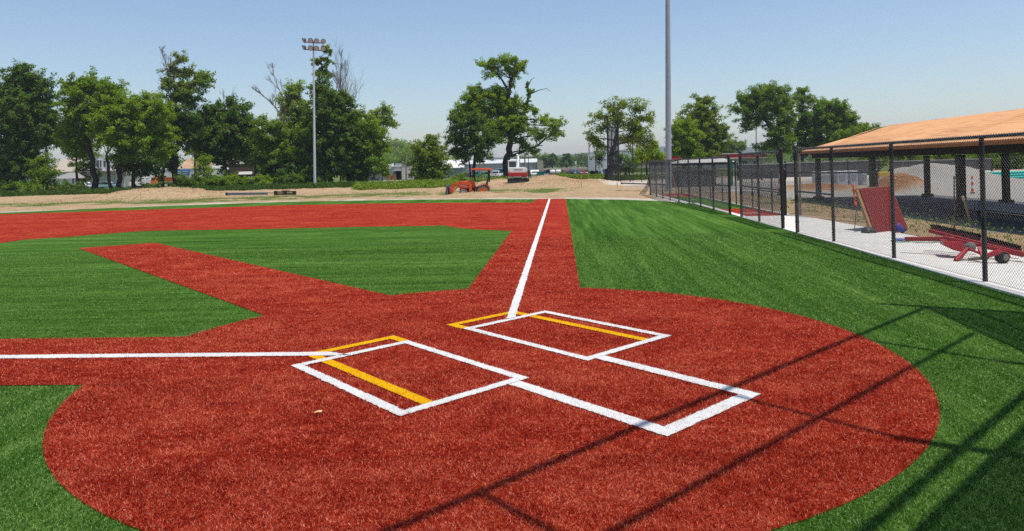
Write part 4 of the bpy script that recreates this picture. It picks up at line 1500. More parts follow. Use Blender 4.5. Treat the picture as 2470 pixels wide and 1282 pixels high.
# --- middle
tree('big spreading tree with a flat umbrella top and ivy-clad trunk', 1220, 112, [(1220, 438, .62), (1223, 380, .55), (1231, 340, .45), (1228, 280, .36), (1226, 230, .3), (1232, 190, .2)],
     [(1175, 158, 26, 10), (1205, 148, 30, 12), (1240, 150, 28, 12), (1258, 160, 16, 10), (1215, 165, 36, 12, .7), (1190, 180, 22, 10, .5), (1240, 185, 14, 16, .5),
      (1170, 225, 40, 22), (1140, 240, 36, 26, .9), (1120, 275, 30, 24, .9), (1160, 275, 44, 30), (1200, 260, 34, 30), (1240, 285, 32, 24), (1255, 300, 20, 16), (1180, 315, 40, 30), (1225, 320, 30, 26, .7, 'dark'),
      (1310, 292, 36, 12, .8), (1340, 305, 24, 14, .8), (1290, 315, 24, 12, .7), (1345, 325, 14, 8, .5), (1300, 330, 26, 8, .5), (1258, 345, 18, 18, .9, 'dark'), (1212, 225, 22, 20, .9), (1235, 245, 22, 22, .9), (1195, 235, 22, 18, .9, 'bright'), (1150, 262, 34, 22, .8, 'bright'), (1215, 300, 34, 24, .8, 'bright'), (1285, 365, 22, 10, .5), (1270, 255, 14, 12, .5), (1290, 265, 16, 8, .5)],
     'bright', dens=1.0, core=0.5, branchy=.5, group='trees around the spoil heap',
     extra=[[(1228, 345, .34), (1250, 310, .26), (1266, 268, .22), (1276, 230, .18), (1272, 205, .12)], [(1272, 212, .1), (1282, 192, .06), (1290, 187, .03)], [(1277, 228, .12), (1300, 218, .06), (1318, 214, .04), (1330, 222, .02)],
            [(1246, 268, .09), (1258, 248, .07), (1268, 235, .05)], [(1243, 270, .07), (1246, 240, .05), (1243, 218, .03)],
            [(1231, 230, .22), (1212, 195, .16), (1195, 172, .1)], [(1232, 200, .18), (1242, 170, .12), (1246, 155, .07)],
            [(1232, 378, .26), (1262, 366, .22), (1296, 352, .17), (1318, 334, .11), (1334, 322, .06)], [(1296, 350, .1), (1292, 335, .07), (1290, 325, .04)], [(1300, 352, .08), (1310, 352, .05)]])
tree('ivy clothing the crooked right limb of the umbrella-topped tree', 1272, 111.6, [(1272, 300, .05), (1272, 280, .04)],
     [(1272, 208, 4, 10), (1277, 222, 7, 8), (1284, 222, 6, 6), (1276, 240, 6, 10), (1270, 258, 6, 10), (1264, 274, 8, 8)], 'bright', dens=2.0, size=0.13, limbs=False, sig=.2, name='ivy', cat='ivy', group='trees around the spoil heap')
tree('two-stemmed dark tree directly behind the orange tractor', 1138, 106, [(1141, 440, .26), (1144, 400, .24), (1150, 350, .18)],
     [(1110, 300, 28, 28), (1145, 300, 36, 30), (1105, 340, 32, 26), (1150, 345, 40, 28), (1180, 340, 26, 24), (1095, 368, 20, 12, .7), (1125, 375, 30, 16, .8), (1165, 375, 32, 14, .8)], 'dark', dens=1.0, branchy=.5,
     group='trees around the spoil heap', extra=[[(1136, 438, .16), (1133, 400, .13), (1126, 360, .1)]])

# --- right
tree('feathery tree with a thick trunk behind the tall black backstop', 1470, 77, [(1464, 440, .42), (1474, 390, .30), (1484, 350, .24), (1490, 310, .16)],
     [(1440, 285, 22, 18, .9), (1470, 262, 24, 18), (1505, 252, 30, 16), (1540, 265, 24, 20), (1555, 285, 18, 16), (1450, 310, 26, 20, .8), (1490, 290, 34, 26), (1530, 300, 34, 26), (1430, 335, 18, 14, .7), (1445, 350, 16, 12, .6), (1550, 318, 22, 18),
      (1515, 335, 34, 20), (1548, 345, 24, 18), (1575, 342, 12, 12, .8)], 'olive', dens=0.9, core=.6, size=0.14, branchy=.5, group='trees beyond the right-hand fences')
tree('low bright shrub tree right of the tall black backstop', 1560, 80, [(1560, 430, .12), (1560, 390, .1)],
     [(1545, 368, 20, 16), (1572, 365, 20, 16), (1590, 378, 14, 10), (1555, 385, 28, 12)], 'bright', dens=1.3, size=0.14, group='trees beyond the right-hand fences')
tree('dark foliage low behind the black backstop posts', 1510, 84, [(1510, 432, .12), (1510, 400, .1)],
     [(1500, 385, 18, 14), (1525, 390, 18, 14), (1445, 385, 10, 22, .8), (1510, 405, 26, 10)], 'dark', dens=1.0, size=0.14, group='trees beyond the right-hand fences')
tree('tall pear-shaped tree right of the tall grey pole', 1690, 122, [(1690, 408, .3), (1690, 350, .24), (1690, 290, .16)],
     [(1690, 245, 20, 16), (1690, 268, 36, 20), (1665, 282, 24, 16), (1715, 285, 30, 24), (1690, 305, 44, 24), (1730, 318, 24, 18), (1745, 308, 10, 12, .6), (1700, 340, 46, 26), (1735, 350, 20, 22), (1690, 370, 50, 16)], 'olive', dens=1.1, group='trees beyond the right-hand fences')
tree('bright green rounded tree half hidden by the tall grey pole', 1648, 110, [(1648, 408, .2), (1650, 360, .16)],
     [(1650, 300, 24, 14), (1640, 318, 24, 16), (1662, 320, 24, 18), (1650, 340, 34, 18), (1645, 362, 32, 18, 1, 'mid'), (1672, 365, 26, 16, 1, 'mid')], 'bright', dens=1.4, core=.36, group='trees beyond the right-hand fences')
tree('large leaning tree with a flat leafy left side beyond the gateway', 1865, 125, [(1885, 408, .42), (1868, 330, .34), (1850, 296, .26), (1836, 272, .18)],
     [(1795, 245, 22, 18), (1825, 232, 34, 20), (1860, 222, 34, 20), (1890, 232, 24, 20), (1785, 268, 18, 12), (1805, 285, 24, 16), (1840, 255, 38, 24), (1880, 260, 32, 22), (1800, 308, 14, 10, .8), (1830, 290, 22, 14, .8), (1885, 295, 30, 26), (1870, 325, 30, 18), (1885, 350, 40, 20), (1850, 355, 26, 14, .8)], 'mid', dens=1.15, branchy=.45, group='trees beyond the right-hand fences')
tree('narrow pointed tree between the leaning tree and the domed tree', 1938, 130, [(1936, 408, .3), (1935, 320, .22), (1934, 240, .1)],
     [(1932, 218, 14, 10, .8), (1940, 235, 20, 12, .8), (1925, 242, 16, 9, .7), (1955, 245, 16, 9, .6), (1935, 262, 18, 16), (1935, 290, 28, 24, 1, 'dark'), (1925, 325, 30, 26, 1, 'dark'), (1940, 355, 34, 24, 1, 'dark')], 'mid', dens=1.0, group='trees beyond the right-hand fences')
tree('broad domed tree rising behind the orange roof', 2010, 128, [(2005, 408, .34), (2003, 340, .28), (2000, 300, .2)],
     [(1990, 252, 26, 18), (2020, 262, 26, 20), (1970, 278, 24, 22), (2005, 290, 44, 30), (2045, 292, 28, 22), (1965, 320, 28, 28), (2070, 312, 28, 16), (2030, 325, 50, 22), (2085, 318, 14, 12), (1990, 350, 46, 22), (2060, 345, 50, 20)], 'mid', dens=1.25, core=.4, group='trees beyond the right-hand fences')
tree('far hazy rounded tree between the pear-shaped tree and the gateway', 1770, 260, [(1770, 392, .3), (1770, 360, .2)],
     [(1755, 350, 18, 12), (1780, 348, 16, 12), (1770, 362, 26, 14), (1745, 365, 14, 14)], 'mid', dens=.6, size=.34, sig=.9, nper=40, group='trees beyond the right-hand fences')
tree('small far tree top showing over the orange roof', 2118, 240, [(2116, 380, .3), (2116, 330, .2)],
     [(2110, 310, 14, 7), (2122, 312, 12, 6), (2116, 330, 20, 16)], 'mid', dens=.6, size=.3, sig=.9, nper=40, group='trees beyond the right-hand fences')

# hedge-like trees seen under the shelter roof
for k, (px, cy, rx, ry, lk, lb) in enumerate((
        (2105, 378, 40, 26, 'mid', 'leafy tree seen through the left end of the shelter'),
        (2190, 366, 36, 26, 'bright', 'bright bush tree seen under the roof left of the double posts'),
        (2290, 368, 40, 28, 'bright', 'bright bush tree seen under the roof right of the double posts'),
        (2385, 372, 40, 40, 'mid', 'green bank tree above the left end of the turquoise pipes'),
        (2450, 375, 50, 42, 'dark', 'dark bank tree above the turquoise pipes at the photo edge'))):
    tree(lb, px, 78, [(px, 420, .14), (px, 385, .1)], [(px - rx * .45, cy, rx * .7, ry), (px + rx * .45, cy + 3, rx * .7, ry * .9), (px, cy + ry * .7, rx, ry * .8)], lk, dens=1.0, size=.17, group='trees behind the shelter')

# low bushes at the feet of the left belt
for (px, D, rx, ry, lk, lb) in (
        (20, 92, 30, 18, 'dark', 'dark bush at the bottom left beneath the tallest tree'),
        (70, 90, 26, 16, 'mid', 'low bush beneath the dark left tree'),
        (175, 112, 32, 11, 'dark', 'clipped dark hedge in front of the grey roofed pavilion'),
        (365, 94, 26, 12, 'dark', 'dark bush hiding the wheels of the orange truck'),
        (455, 92, 40, 20, 'dark', 'dark bush on the dirt bank below the blue sign'),
        (525, 88, 44, 22, 'mid', 'wide green bush at the end of the dirt mound'),
        (575, 90, 36, 18, 'mid', 'green bush in front of the brown building'),
        (625, 90, 26, 18, 'bright', 'bright bush beside the small pale car'),
        (700, 92, 40, 22, 'dark', 'dark bush left of the floodlight pole foot'),
        (1104, 88, 14, 10, 'weed', 'small bush behind the tractor loader'),
        (1108, 103, 16, 9, 'mid', 'round bush left of the two-stemmed tree')):
    b0 = gd(px, D)
    hy = PCY + (px - PW / 2) * ROLL
    by = hy + CAM[2] * FPX / D
    tree(lb, px, D, [(px, by, .06), (px, by - ry, .04)], [(px - rx * .4, by - ry * .9, rx * .65, ry), (px + rx * .4, by - ry * .8, rx * .65, ry * .9), (px, by - ry * .55, rx, ry * .7)], lk, dens=1.3, size=.13,
         name='bush', cat='bush', group='low bushes under the trees', sig=.35)

# weeds and long grass strips
def weeds():
    C = []
    def strip(x0, x1, D0, D1, n, h):
        nonlocal C
        for _ in range(n):
            px = random.uniform(x0, x1)
            D = random.uniform(D0, D1)
            p = gd(px, D)
            C.append((p.x, p.y, h * random.uniform(.3, 1.0)))
    strip(860, 1100, 70, 84, 800, 0.5)
    strip(860, 1100, 70, 84, 70, 1.1)
    strip(860, 1100, 66, 72, 250, 0.25)
    strip(1350, 1470, 82, 92, 420, 0.6)
    strip(1470, 1600, 76, 90, 250, 0.4)
    strip(1060, 1240, 86, 104, 200, 0.25)
    C = np.array(C)
    tz = terrain_z(C[:, 0], C[:, 1])
    W = np.c_[C[:, 0], C[:, 1], tz + C[:, 2] * 0.45]
    V, F = leaves(W, 0.30, 26, 0.12, None, 0.3)
    V[:, 2] = np.maximum(V[:, 2], -0.05)
    raw('weeds', V, F, LG['weed'], kind='stuff')
    C = []
    strip(0, 560, 80, 94, 1100, 0.45)
    strip(560, 860, 78, 92, 700, 0.5)
    C = np.array(C)
    V, F = leaves(np.c_[C[:, 0], C[:, 1], terrain_z(C[:, 0], C[:, 1]) + C[:, 2] * .45], 0.30, 26, 0.12, None, 0.3)
    V[:, 2] = np.maximum(V[:, 2], -0.05)
    raw('undergrowth', V, F, LG['under'], kind='stuff')
    # thin grass on the mown strip and in the straw by the walk
    G = []
    for _ in range(1500):
        px = random.uniform(0, 1420)
        D = random.uniform(46.5, 56)
        p = gd(px, D)
        G.append((p.x, p.y))
    for _ in range(420):
        x = random.uniform(8.4, 10.6)
        y = random.uniform(5, 26)
        G.append((x, y))
    G = np.array(G)
    n1 = noise2(G[:, 0], G[:, 1], 0.5, 1)
    n2 = noise2(G[:, 0], G[:, 1], 2.1, 2)
    ok = (n1 * .6 + n2 * .6 > 0.5) & (dist_poly(G[:, 0], G[:, 1], GREEN_POLY) > 2.5)
    G = G[ok]
    W = np.c_[G, terrain_z(G[:, 0], G[:, 1]) + 0.03]
    V, F = leaves(W, 0.22, 12, 0.034, None, 0.2)
    V[:, 2] = np.maximum(V[:, 2], -0.05)
    raw('short_grass', V, F, LG['weed'], kind='stuff')
weeds()

# far woods and hills
def woods(name, x0, x1, D, top, base, n, leaf, size, sig):
    W = []
    for _ in range(n):
        px = random.uniform(x0, x1)
        d = D * random.uniform(.96, 1.06)
        u = (px - x0) / (x1 - x0)
        t = top(u) + random.uniform(0, 1) ** 1.2 * (base - top(u))
        W.append(at(px, t, d))
    V, F = leaves(np.array([tuple(q) for q in W]), sig, 26, size, None, .6)
    raw(name, V, F, LG[leaf], kind='stuff')
woods('far_wood', 880, 1110, 330, lambda u: 372 + 14 * math.sin(u * 9) * (0.5 + .5 * u) + 10 * math.sin(u * 23), 412, 420, 'mid', 0.75, 1.7)
woods('far_wood', 890, 1010, 520, lambda u: 352 + 10 * math.sin(u * 7 + 1), 392, 170, 'mid', 1.2, 2.6)
woods('far_wood', 420, 760, 300, lambda u: 385 + 10 * math.sin(u * 13), 425, 420, 'mid', 0.7, 1.6)
woods('far_wood', 1250, 1470, 420, lambda u: 382 + 5 * math.sin(u * 16), 399, 320, 'dark', 0.8, 1.7)
woods('far_wood', 1580, 2480, 420, lambda u: 378 - 10 * u + 5 * math.sin(u * 31), 392, 500, 'mid', 0.9, 2.0)
for (px, top, hw, lb) in ((1333, 371, 14, 'pointed dark evergreen left of the wide far evergreen'), (1366, 371, 16, 'wide dark evergreen in the far tree row left of the white trailer'), (1312, 378, 10, 'small far evergreen above the ribbed warehouse end')):
    tree(lb, px, 330, [(px, 400, .3), (px, 385, .2)], [(px, top + 4, hw * .35, 5), (px, top + 11, hw * .65, 7), (px, top + 19, hw, 8)], 'dark', dens=.8, size=.45, sig=.8, nper=40, group='far evergreens')

M_hill = mat('hill_forest', (0.035, 0.075, 0.025), 0.95, 0.05, noise=0.35, nscale=0.05, bump=0.6, bscale=0.04)
def hills():
    V, F = [], []
    n = 120
    rows_ = 6
    for r_ in range(rows_):
        for k in range(n):
            u = k / (n - 1)
            px = -700 + u * 4000
            D = 2350 + r_ * 110
            h = [0, .45, .8, 1, .85, .3][r_]
            hill = 58 * (0.62 + .28 * math.sin(u * 9.2 + 2.0) + .14 * math.sin(u * 23 + 1) + .07 * math.sin(u * 57)) 
            hill += 8 * noise2(np.array([u * 80.0]), np.array([r_ * 2.0]), 1, 4)[0]
            p = gd(px, D)
            V.append((p.x, p.y, hill * h - 1))
    for r_ in range(rows_ - 1):
        for k in range(n - 1):
            a = r_ * n + k
            F.append((a, a + 1, a + n + 1, a + n))
    o = raw('hills', np.array(V), np.array(F), M_hill, kind='structure')
    for p in o.data.polygons:
        p.use_smooth = True
hills()

# ================================================================== TRACTOR
M_org = mat('tractor_orange', (0.68, 0.085, 0.014), 0.42, 0.5, noise=0.10, nscale=5)
M_mblk = mat('machine_black', (0.016, 0.016, 0.018), 0.55, 0.4)
M_tyg = mat('dusty_tyre', (0.20, 0.175, 0.145), 0.95, 0.1, noise=0.2, nscale=8)
M_glass = mat('dark_glass', (0.03, 0.045, 0.05), 0.08, 0.7)
def tractor():
    DT = 48.5
    p = gd(1136, DT)
    p.z = -0.32
    T = thing('tractor', 'orange compact tractor with front loader and roof canopy parked behind a dirt heap', 'tractor', p, YAW)
    Mi = Matrix.Rotation(-YAW, 3, 'Z')
    def q(px, py, y=0.0):
        v = Mi @ (at(px, py, DT) - p)
        return Vector((v.x, y, v.z))
    sc = DT / FPX
    rw, fw_ = 0.44, 0.32
    for sy in (-0.52, 0.52):
        c = q(1166, 462, sy)
        c.z = rw
        a = Vector((0, -1, 0)) if sy < 0 else Vector((0, 1, 0))
        w_ = MB().lathe(c, a, [(-0.15, rw * .6), (-0.15, rw * .93), (-0.10, rw), (0.10, rw), (0.15, rw * .93), (0.15, rw * .6)], 24)
        for k in range(20):
            t = 2 * math.pi * k / 20
            w_.box(c + Vector((math.cos(t) * rw, 0, math.sin(t) * rw)), (0.05, 0.26, 0.05), 0, ('Y', -t))
        wh = w_.build('rear_wheel', M_tyg, T, smooth=True)
        MB().lathe(c, a, [(0.14, rw * .62), (0.162, rw * .60), (0.166, rw * .5), (0.156, rw * .4), (0.18, rw * .2)], 18).build('rim', M_org, wh, smooth=True)
        c = q(1118.5, 468, sy * .95)
        c.z = fw_
        wh = MB().lathe(c, a, [(-0.11, fw_ * .6), (-0.11, fw_ * .92), (-0.07, fw_), (0.07, fw_), (0.11, fw_ * .92), (0.11, fw_ * .6)], 20).build('front_wheel', M_tyg, T, smooth=True)
        MB().lathe(c, a, [(0.09, fw_ * .62), (0.118, fw_ * .58), (0.125, fw_ * .3)], 14).build('rim', mat('rim_pale', (0.42, 0.32, 0.28), 0.7), wh, smooth=True)
        # fender
        b_ = MB()
        cc = q(1166, 462, 0)
        cc.z = rw
        for k in range(9):
            t = R(5 + 19 * k)
            for r_ in (rw + 0.07, rw + 0.10):
                b_.v += [Vector((cc.x - math.cos(t) * r_, sy - 0.18, cc.z + math.sin(t) * r_)), Vector((cc.x - math.cos(t) * r_, sy + 0.18, cc.z + math.sin(t) * r_))]
        for k in range(8):
            i = 4 * k
            b_.f += [(i + 2, i + 3, i + 7, i + 6), (i, i + 4, i + 5, i + 1), (i, i + 2, i + 6, i + 4), (i + 1, i + 5, i + 7, i + 3)]
        b_.f += [(0, 1, 3, 2), (32, 34, 35, 33)]
        b_.build('fender', M_org, T, smooth=True)
    hood = [(1106, 452), (1106, 441), (1112, 438), (1142, 435.5), (1146, 440), (1147, 452), (1135, 456), (1112, 456)]
    MB().prism([(q(*h).x, q(*h).z) for h in hood], -0.28, 0.28).build('hood', M_org, T, bevel=0.04)
    MB().prism([(q(*h).x, q(*h).z) for h in [(1109, 456), (1109, 466), (1150, 466), (1172, 462), (1172, 452), (1147, 450)]], -0.20, 0.20).build('chassis', M_mblk, T, bevel=0.02)
    MB().box(q(1158, 455, 0), (0.55, 0.75, 0.05)).build('floor_plate', M_mblk, T)
    MB().prism([(q(*h).x, q(*h).z) for h in [(1165, 452), (1165, 446), (1172, 446), (1174, 434), (1177, 434), (1177, 452)]], -0.22, 0.22).build('seat', M_mblk, T, bevel=0.03)
    MB().tube([q(1149, 446), q(1154, 437.5)], 0.02, 6).build('steering_column', M_mblk, T)
    c0, ax = q(1154.5, 437), (q(1154, 437) - q(1149, 446)).normalized()
    st = MB()
    st.lathe(c0, ax, [(-0.012, 0.15), (0, 0.17), (0.012, 0.15)], 14)
    st.build('steering_wheel', M_mblk, T)
    for sy in (-0.42, 0.42):
        MB().bar(q(1180, 440, sy), q(1180, 411, sy), 0.08, 0.07).build('canopy_post', M_mblk, T)
        MB().bar(q(1176, 440, sy * .8), q(1178, 411, sy * .8), 0.05, 0.05).build('canopy_post', M_mblk, T)
        MB().bar(q(1147.5, 438, sy * .7), q(1139.5, 411, sy), 0.045, 0.045).build('front_post', M_mblk, T)
        # loader arm
        ap = [q(1136, 444, sy * 1.05), q(1110, 440.5, sy * 1.05), q(1098, 445, sy * 1.05), q(1084, 464, sy * 1.05)]
        for a, b in zip(ap[:-1], ap[1:]):
            d = (b - a).normalized() * 0.04
            MB().bar(a - d, b + d, 0.08, 0.19).build('loader_arm', M_org, T, bevel=0.01)
        MB().prism([(q(*h).x, q(*h).z) for h in [(1132, 443), (1136, 440), (1139, 446), (1139.5, 464), (1132.5, 464)]], sy * 1.05 - 0.06, sy * 1.05 + 0.06).build('loader_post', M_org, T, bevel=0.01)
        MB().tube([q(1131, 451, sy * 1.05 - .05), q(1110, 446.5, sy * 1.05 - .05)], 0.025, 8).build('lift_cylinder', mat('chrome', (0.6, 0.58, 0.55), 0.25, 0.5, 1.0), T)
        MB().tube([q(1106, 449, sy), q(1088, 466, sy)], 0.028, 8).build('tilt_cylinder', M_org, T)
        MB().lathe(q(1109.5, 445, sy * .6), Vector((-1, 0, 0)), [(0, 0.05), (0.03, 0.06), (0.04, 0.04)], 10).build('headlight', mat('lamp_lens', (0.45, 0.36, 0.36)), T)
    MB().prism([(q(*h).x, q(*h).z) for h in [(1136.5, 411.5), (1137, 407.6), (1150, 406), (1176, 406), (1186, 408), (1186.5, 411.5), (1170, 410.8), (1150, 410.6)]], -0.6, 0.6).build('canopy', M_org, T, bevel=0.03)
    MB().prism([(q(*h).x, q(*h).z) for h in [(1089, 468), (1085, 452), (1080, 447), (1078, 450), (1077, 467), (1079, 469)]], -0.85, 0.85).build('loader_bucket', M_mblk, T, bevel=0.015)
    for sy in (-0.83, 0.0, 0.83):
        MB().bar(q(1081.5, 468, sy), q(1080, 444.5, sy), 0.05, 0.06).build('bucket_rib', mat('worn_steel', (0.25, 0.25, 0.26), 0.5, 0.5), T)
    MB().prism([(q(*h).x, q(*h).z) for h in [(1090, 453), (1086, 452), (1083, 466), (1089, 468), (1096, 463)]], -0.5, 0.5).build('bucket_hitch', M_org, T, bevel=0.015)
    MB().tube([q(1144, 436, -.2), q(1144, 428, -.2)], 0.025, 8).build('exhaust', M_mblk, T)
tractor()

# ================================================================== EXCAVATOR (rear view)
def excavator():
    DX = 78.0
    gz = float(terrain_z(np.array([gd(1249, DX).x]), np.array([gd(1249, DX).y]))[0])
    p = gd(1249, DX)
    zb = at(1249, 441, DX).z
    p.z = zb
    T = thing('excavator', 'white and red mini excavator seen from behind on the spoil heap', 'excavator', p, YAW)
    Mi = Matrix.Rotation(-YAW, 3, 'Z')
    def q(px, py, y=0.0):
        v = Mi @ (at(px, py, DX) - p)
        return Vector((v.x, y, v.z))
    M_wh = mat('machine_white', (0.74, 0.73, 0.70), 0.4, 0.5, noise=0.06, nscale=3)
    M_rd = mat('machine_red', (0.42, 0.014, 0.014), 0.4, 0.5, noise=0.1, nscale=3)
    def pr(pts, y0, y1, nm, m, bev=0.04, lab=None):
        return MB().prism([(q(*h).x, q(*h).z) for h in pts], y0, y1).build(nm, m, T, bevel=bev, label=lab)
    for px0, px1 in ((1226, 1236), (1262, 1272)):
        a, b = q(px0, 436).x, q(px1, 436).x
        b_ = MB()
        z1 = 0.48
        prof = [(-0.9, 0.12), (-0.75, 0.0), (0.95, 0.0), (1.1, 0.12), (1.1, z1 - .12), (0.95, z1), (-0.75, z1), (-0.9, z1 - .12)]
        b_.prism(prof, a, b, axis='x')
        b_.build('track', M_mblk, T, bevel=0.02)
    MB().box((q(1249, 436).x, 0.1, 0.45), (1.0, 1.2, 0.28)).build('undercarriage', M_mblk, T)
    b_ = MB()
    x0, x1, z0, z1 = q(1225, 441).x, q(1276, 441).x, q(1250, 440.5).z, q(1250, 431.5).z
    prof = [(-1.32, z0), (-1.42, z0 + .02), (-1.36, (z0 + z1) / 2), (-1.42, z1), (-1.32, z1), (-1.26, (z0 + z1) / 2)]
    b_.prism(prof, x0, x1, axis='x')
    b_.build('dozer_blade', mat('worn_black', (0.035, 0.03, 0.028), 0.7, 0.3, noise=0.3, nscale=4), T, bevel=0.01)
    MB().box((x0 + 0.06, -1.39, (z0 + z1) / 2), (0.16, 0.06, (z1 - z0) * 1.25)).build('blade_end', M_mblk, T)
    pr([(1226, 428), (1230, 430), (1240, 428.5), (1240, 426), (1227, 425)], -0.7, 0.9, 'deck_edge', M_wh, 0.02)
    pr([(1258, 428.5), (1264, 430), (1271, 427.5), (1271, 425), (1258, 426)], -0.7, 0.9, 'deck_edge', M_wh, 0.02)
    pr([(1226, 426), (1226, 418), (1229, 416.5), (1269, 416.5), (1272, 418), (1272, 425), (1266, 426.5)], -0.95, 0.9, 'counterweight', M_rd, 0.06)
    pr([(1225.5, 417), (1225.5, 404.5), (1266, 404), (1270.5, 407), (1271.5, 416.6)], -0.88, 0.9, 'engine_cover', M_wh, 0.06)
    pr([(1239, 410), (1239, 409), (1260, 409), (1260, 410)], -0.905, -0.80, 'vent_slot', M_mblk, 0.0)
    for px in (1228.5, 1269):
        MB().lathe(q(px, 413, -0.90), Vector((0, -1, 0)), [(0, 0.06), (0.03, 0.05)], 10).build('tail_light', M_rd, T)
    # cab: corner posts, roof, glass
    for px in (1226.5, 1246):
        for y in (-0.55, 0.55):
            a, b = q(px, 404.5, y), q(px, 389.5, y)
            MB().bar(a, b, 0.11, 0.10).build('cab_post', M_wh, T, bevel=0.01)
    c = q(1236.3, 388.6, 0)
    MB().box(c, ((1248 - 1225) * DX / FPX, 1.25, 0.15)).build('cab_roof', M_wh, T, bevel=0.03)
    MB().box(q(1236.3, 396.8, -0.55), ((1244.5 - 1228.3) * DX / FPX, 0.03, 13.2 * DX / FPX)).build('rear_window', M_glass, T, bevel=0.01)
    MB().box(q(1226.5, 396.8, 0.0), (0.03, 1.0, 13.2 * DX / FPX)).build('side_window', M_glass, T)
    MB().box(q(1246, 396.8, 0.0), (0.03, 1.0, 13.2 * DX / FPX)).build('side_window', M_glass, T)
    MB().box(q(1236, 401, -0.2), (0.45, 0.12, 0.35)).build('seat_back', M_mblk, T, bevel=0.03)
    MB().box(q(1240.5, 403.8, -0.58), (0.10, 0.08, 0.16)).build('window_latch', M_mblk, T)
    # boom folded up in front, seen over the cover
    MB().bar(q(1250.0, 405, 0.9), q(1250.5, 378, 1.6), 0.20, 0.24).build('boom', M_wh, T, bevel=0.03)
    MB().bar(q(1250, 376, 1.6), q(1247.5, 373.5, 2.2), 0.20, 0.22).build('boom_tip', M_wh, T, bevel=0.03)
    MB().bar(q(1253.5, 404, 1.1), q(1253.5, 381, 1.5), 0.08, 0.08).build('boom_cylinder', mat('chrome', (0.6, 0.58, 0.55), 0.25, 0.5, 1.0), T)
    MB().bar(q(1247.5, 374, 2.2), q(1248.5, 392, 2.6), 0.17, 0.2).build('dipper', M_wh, T, bevel=0.02)
excavator()

# ================================================================== SITE ODDS
def local(px, D, rz=YAW):
    p = gd(px, D)
    Mi = Matrix.Rotation(-rz, 3, 'Z')
    def q(a, b, y=0.0):
        v = Mi @ (at(a, b, D) - p)
        return Vector((v.x, y, v.z))
    return p, q

p, q = local(597, 57.5)
T = thing('steel_trough', 'long grey steel beam lying across the dirt by the mound', 'beam', p, YAW)
MB().bar(q(550, 468.5), q(645, 467.5), 0.3, 0.20).build('beam', mat('grey_steel', (0.16, 0.17, 0.19), 0.6, 0.5, noise=0.2, nscale=2), T, bevel=0.015)
MB().bar(q(550, 465.3), q(645, 464.3), 0.34, 0.03).build('top_flange', mat('pale_steel', (0.38, 0.39, 0.40), 0.5, 0.5), T)
MB().bar(q(548.5, 472), q(548.5, 465), 0.32, 0.04).build('end_plate', M_mblk, T)
MB().bar(q(645, 466), q(664, 466), 0.04, 0.05).build('tongue', M_mblk, T)
p, q = local(687, 57)
T = thing('black_drag', 'squat dark steel drag frame at the right end of the grey beam', 'drag frame', p, YAW)
MB().bar(q(664, 464), q(711, 463), 0.5, 0.10).build('upper_bar', M_mblk, T)
MB().bar(q(664, 469), q(711, 468), 0.6, 0.14).build('lower_bar', M_mblk, T)
for px in (665, 687, 710):
    MB().bar(q(px, 471), q(px, 461), 0.3, 0.06).build('upright', M_mblk, T)
MB().bar(q(680, 460.8), q(698, 460.3), 0.3, 0.05).build('handle', mat('rust', (0.15, 0.06, 0.03), 0.9), T)

for (px, py0, py1, D, w_, lb) in ((884, 452, 440.5, 76, .26, 'dark broken tree stump at the foot of the wide green tree'), (992, 444, 432, 88, .2, 'pale weathered stump beside the wooden pole')):
    p, q = local(px, D)
    T = thing('tree_stump', lb, 'stump', p, 0)
    h = 12 * D / FPX
    b_ = MB().lathe((0, 0, -0.1), (0, 0, 1), [(0, w_ * 1.3), (0.2, w_), (0.1 + h * .8, w_ * .9), (0.1 + h, w_ * .5)], 10)
    for v in b_.v:
        v += Vector((random.uniform(-1, 1), random.uniform(-1, 1), random.uniform(-.6, .6))) * w_ * .22
    b_.build('trunk', M_bark if px < 900 else M_barkL, T)
    MB().lathe((0.02, 0, h * .92), (0, 0, 1), [(0, w_ * .6), (0.03, w_ * .55)], 9).build('cut_top', mat('cut_wood', (0.33, 0.19, 0.09), 0.9, 0.1, noise=.3, nscale=6), T)

def pole(name, label, cat, px, py0, py1, D, r, m, group=None):
    p, q = local(px, D)
    T = thing(name, label, cat, p, YAW, group)
    return T, q, p
T, q, p = pole('utility_pole', 'bare wooden pole standing in front of the grey brick shed', 'pole', 980, 437, 370, 112, .14, None)
MB().tube([(0, 0, -.2), q(980, 371)], [.15, .11], 8).build('shaft', mat('pole_wood', (0.36, 0.28, 0.19), 0.9, .1, noise=.2, nscale=3), T, smooth=True)
MB().lathe(q(980, 371), (0, 0, 1), [(-.05, .12), (.05, .12), (.1, .05)], 8).build('pole_cap', mat('pole_wood', (0.36, 0.28, 0.19)), T)
for (px, top, D, lb) in ((1266, 375, 135, 'wooden utility pole rising beside the excavator boom'), (1292, 362, 190, 'thin utility pole behind the end of the ribbed warehouse'), (1421, 330, 175, 'tall utility pole above the white trailer'), (1824, 300, 170, 'utility pole showing below the leaning tree'), (1157, 385, 128, 'brown wooden pole behind the tractor canopy')):
    T, q, p = pole('utility_pole', lb, 'utility pole', px, 430, top, D, .14, None, 'wooden utility poles')
    MB().tube([(0, 0, -.2), q(px, top)], [.17, .12], 8).build('shaft', mat('pole_grey_wood', (0.30, 0.25, 0.20), 0.9, .1, noise=.2, nscale=3), T, smooth=True)
    MB().bar(q(px, top + 5, -.1) + Vector((-1.1, 0, 0)), q(px, top + 5, -.1) + Vector((1.1, 0, 0)), .1, .12).build('crossarm', mat('pole_grey_wood', (0.30, 0.25, 0.20)), T)
    for dx in (-1, -.4, .4, 1):
        MB().lathe(q(px, top + 5, -.1) + Vector((dx, 0, .05)), (0, 0, 1), [(0, .05), (.15, .04)], 6).build('insulator', M_galv, T)
T = thing('power_line', 'pair of thin power lines strung across behind the warehouses', 'power line', gd(1266, 135))
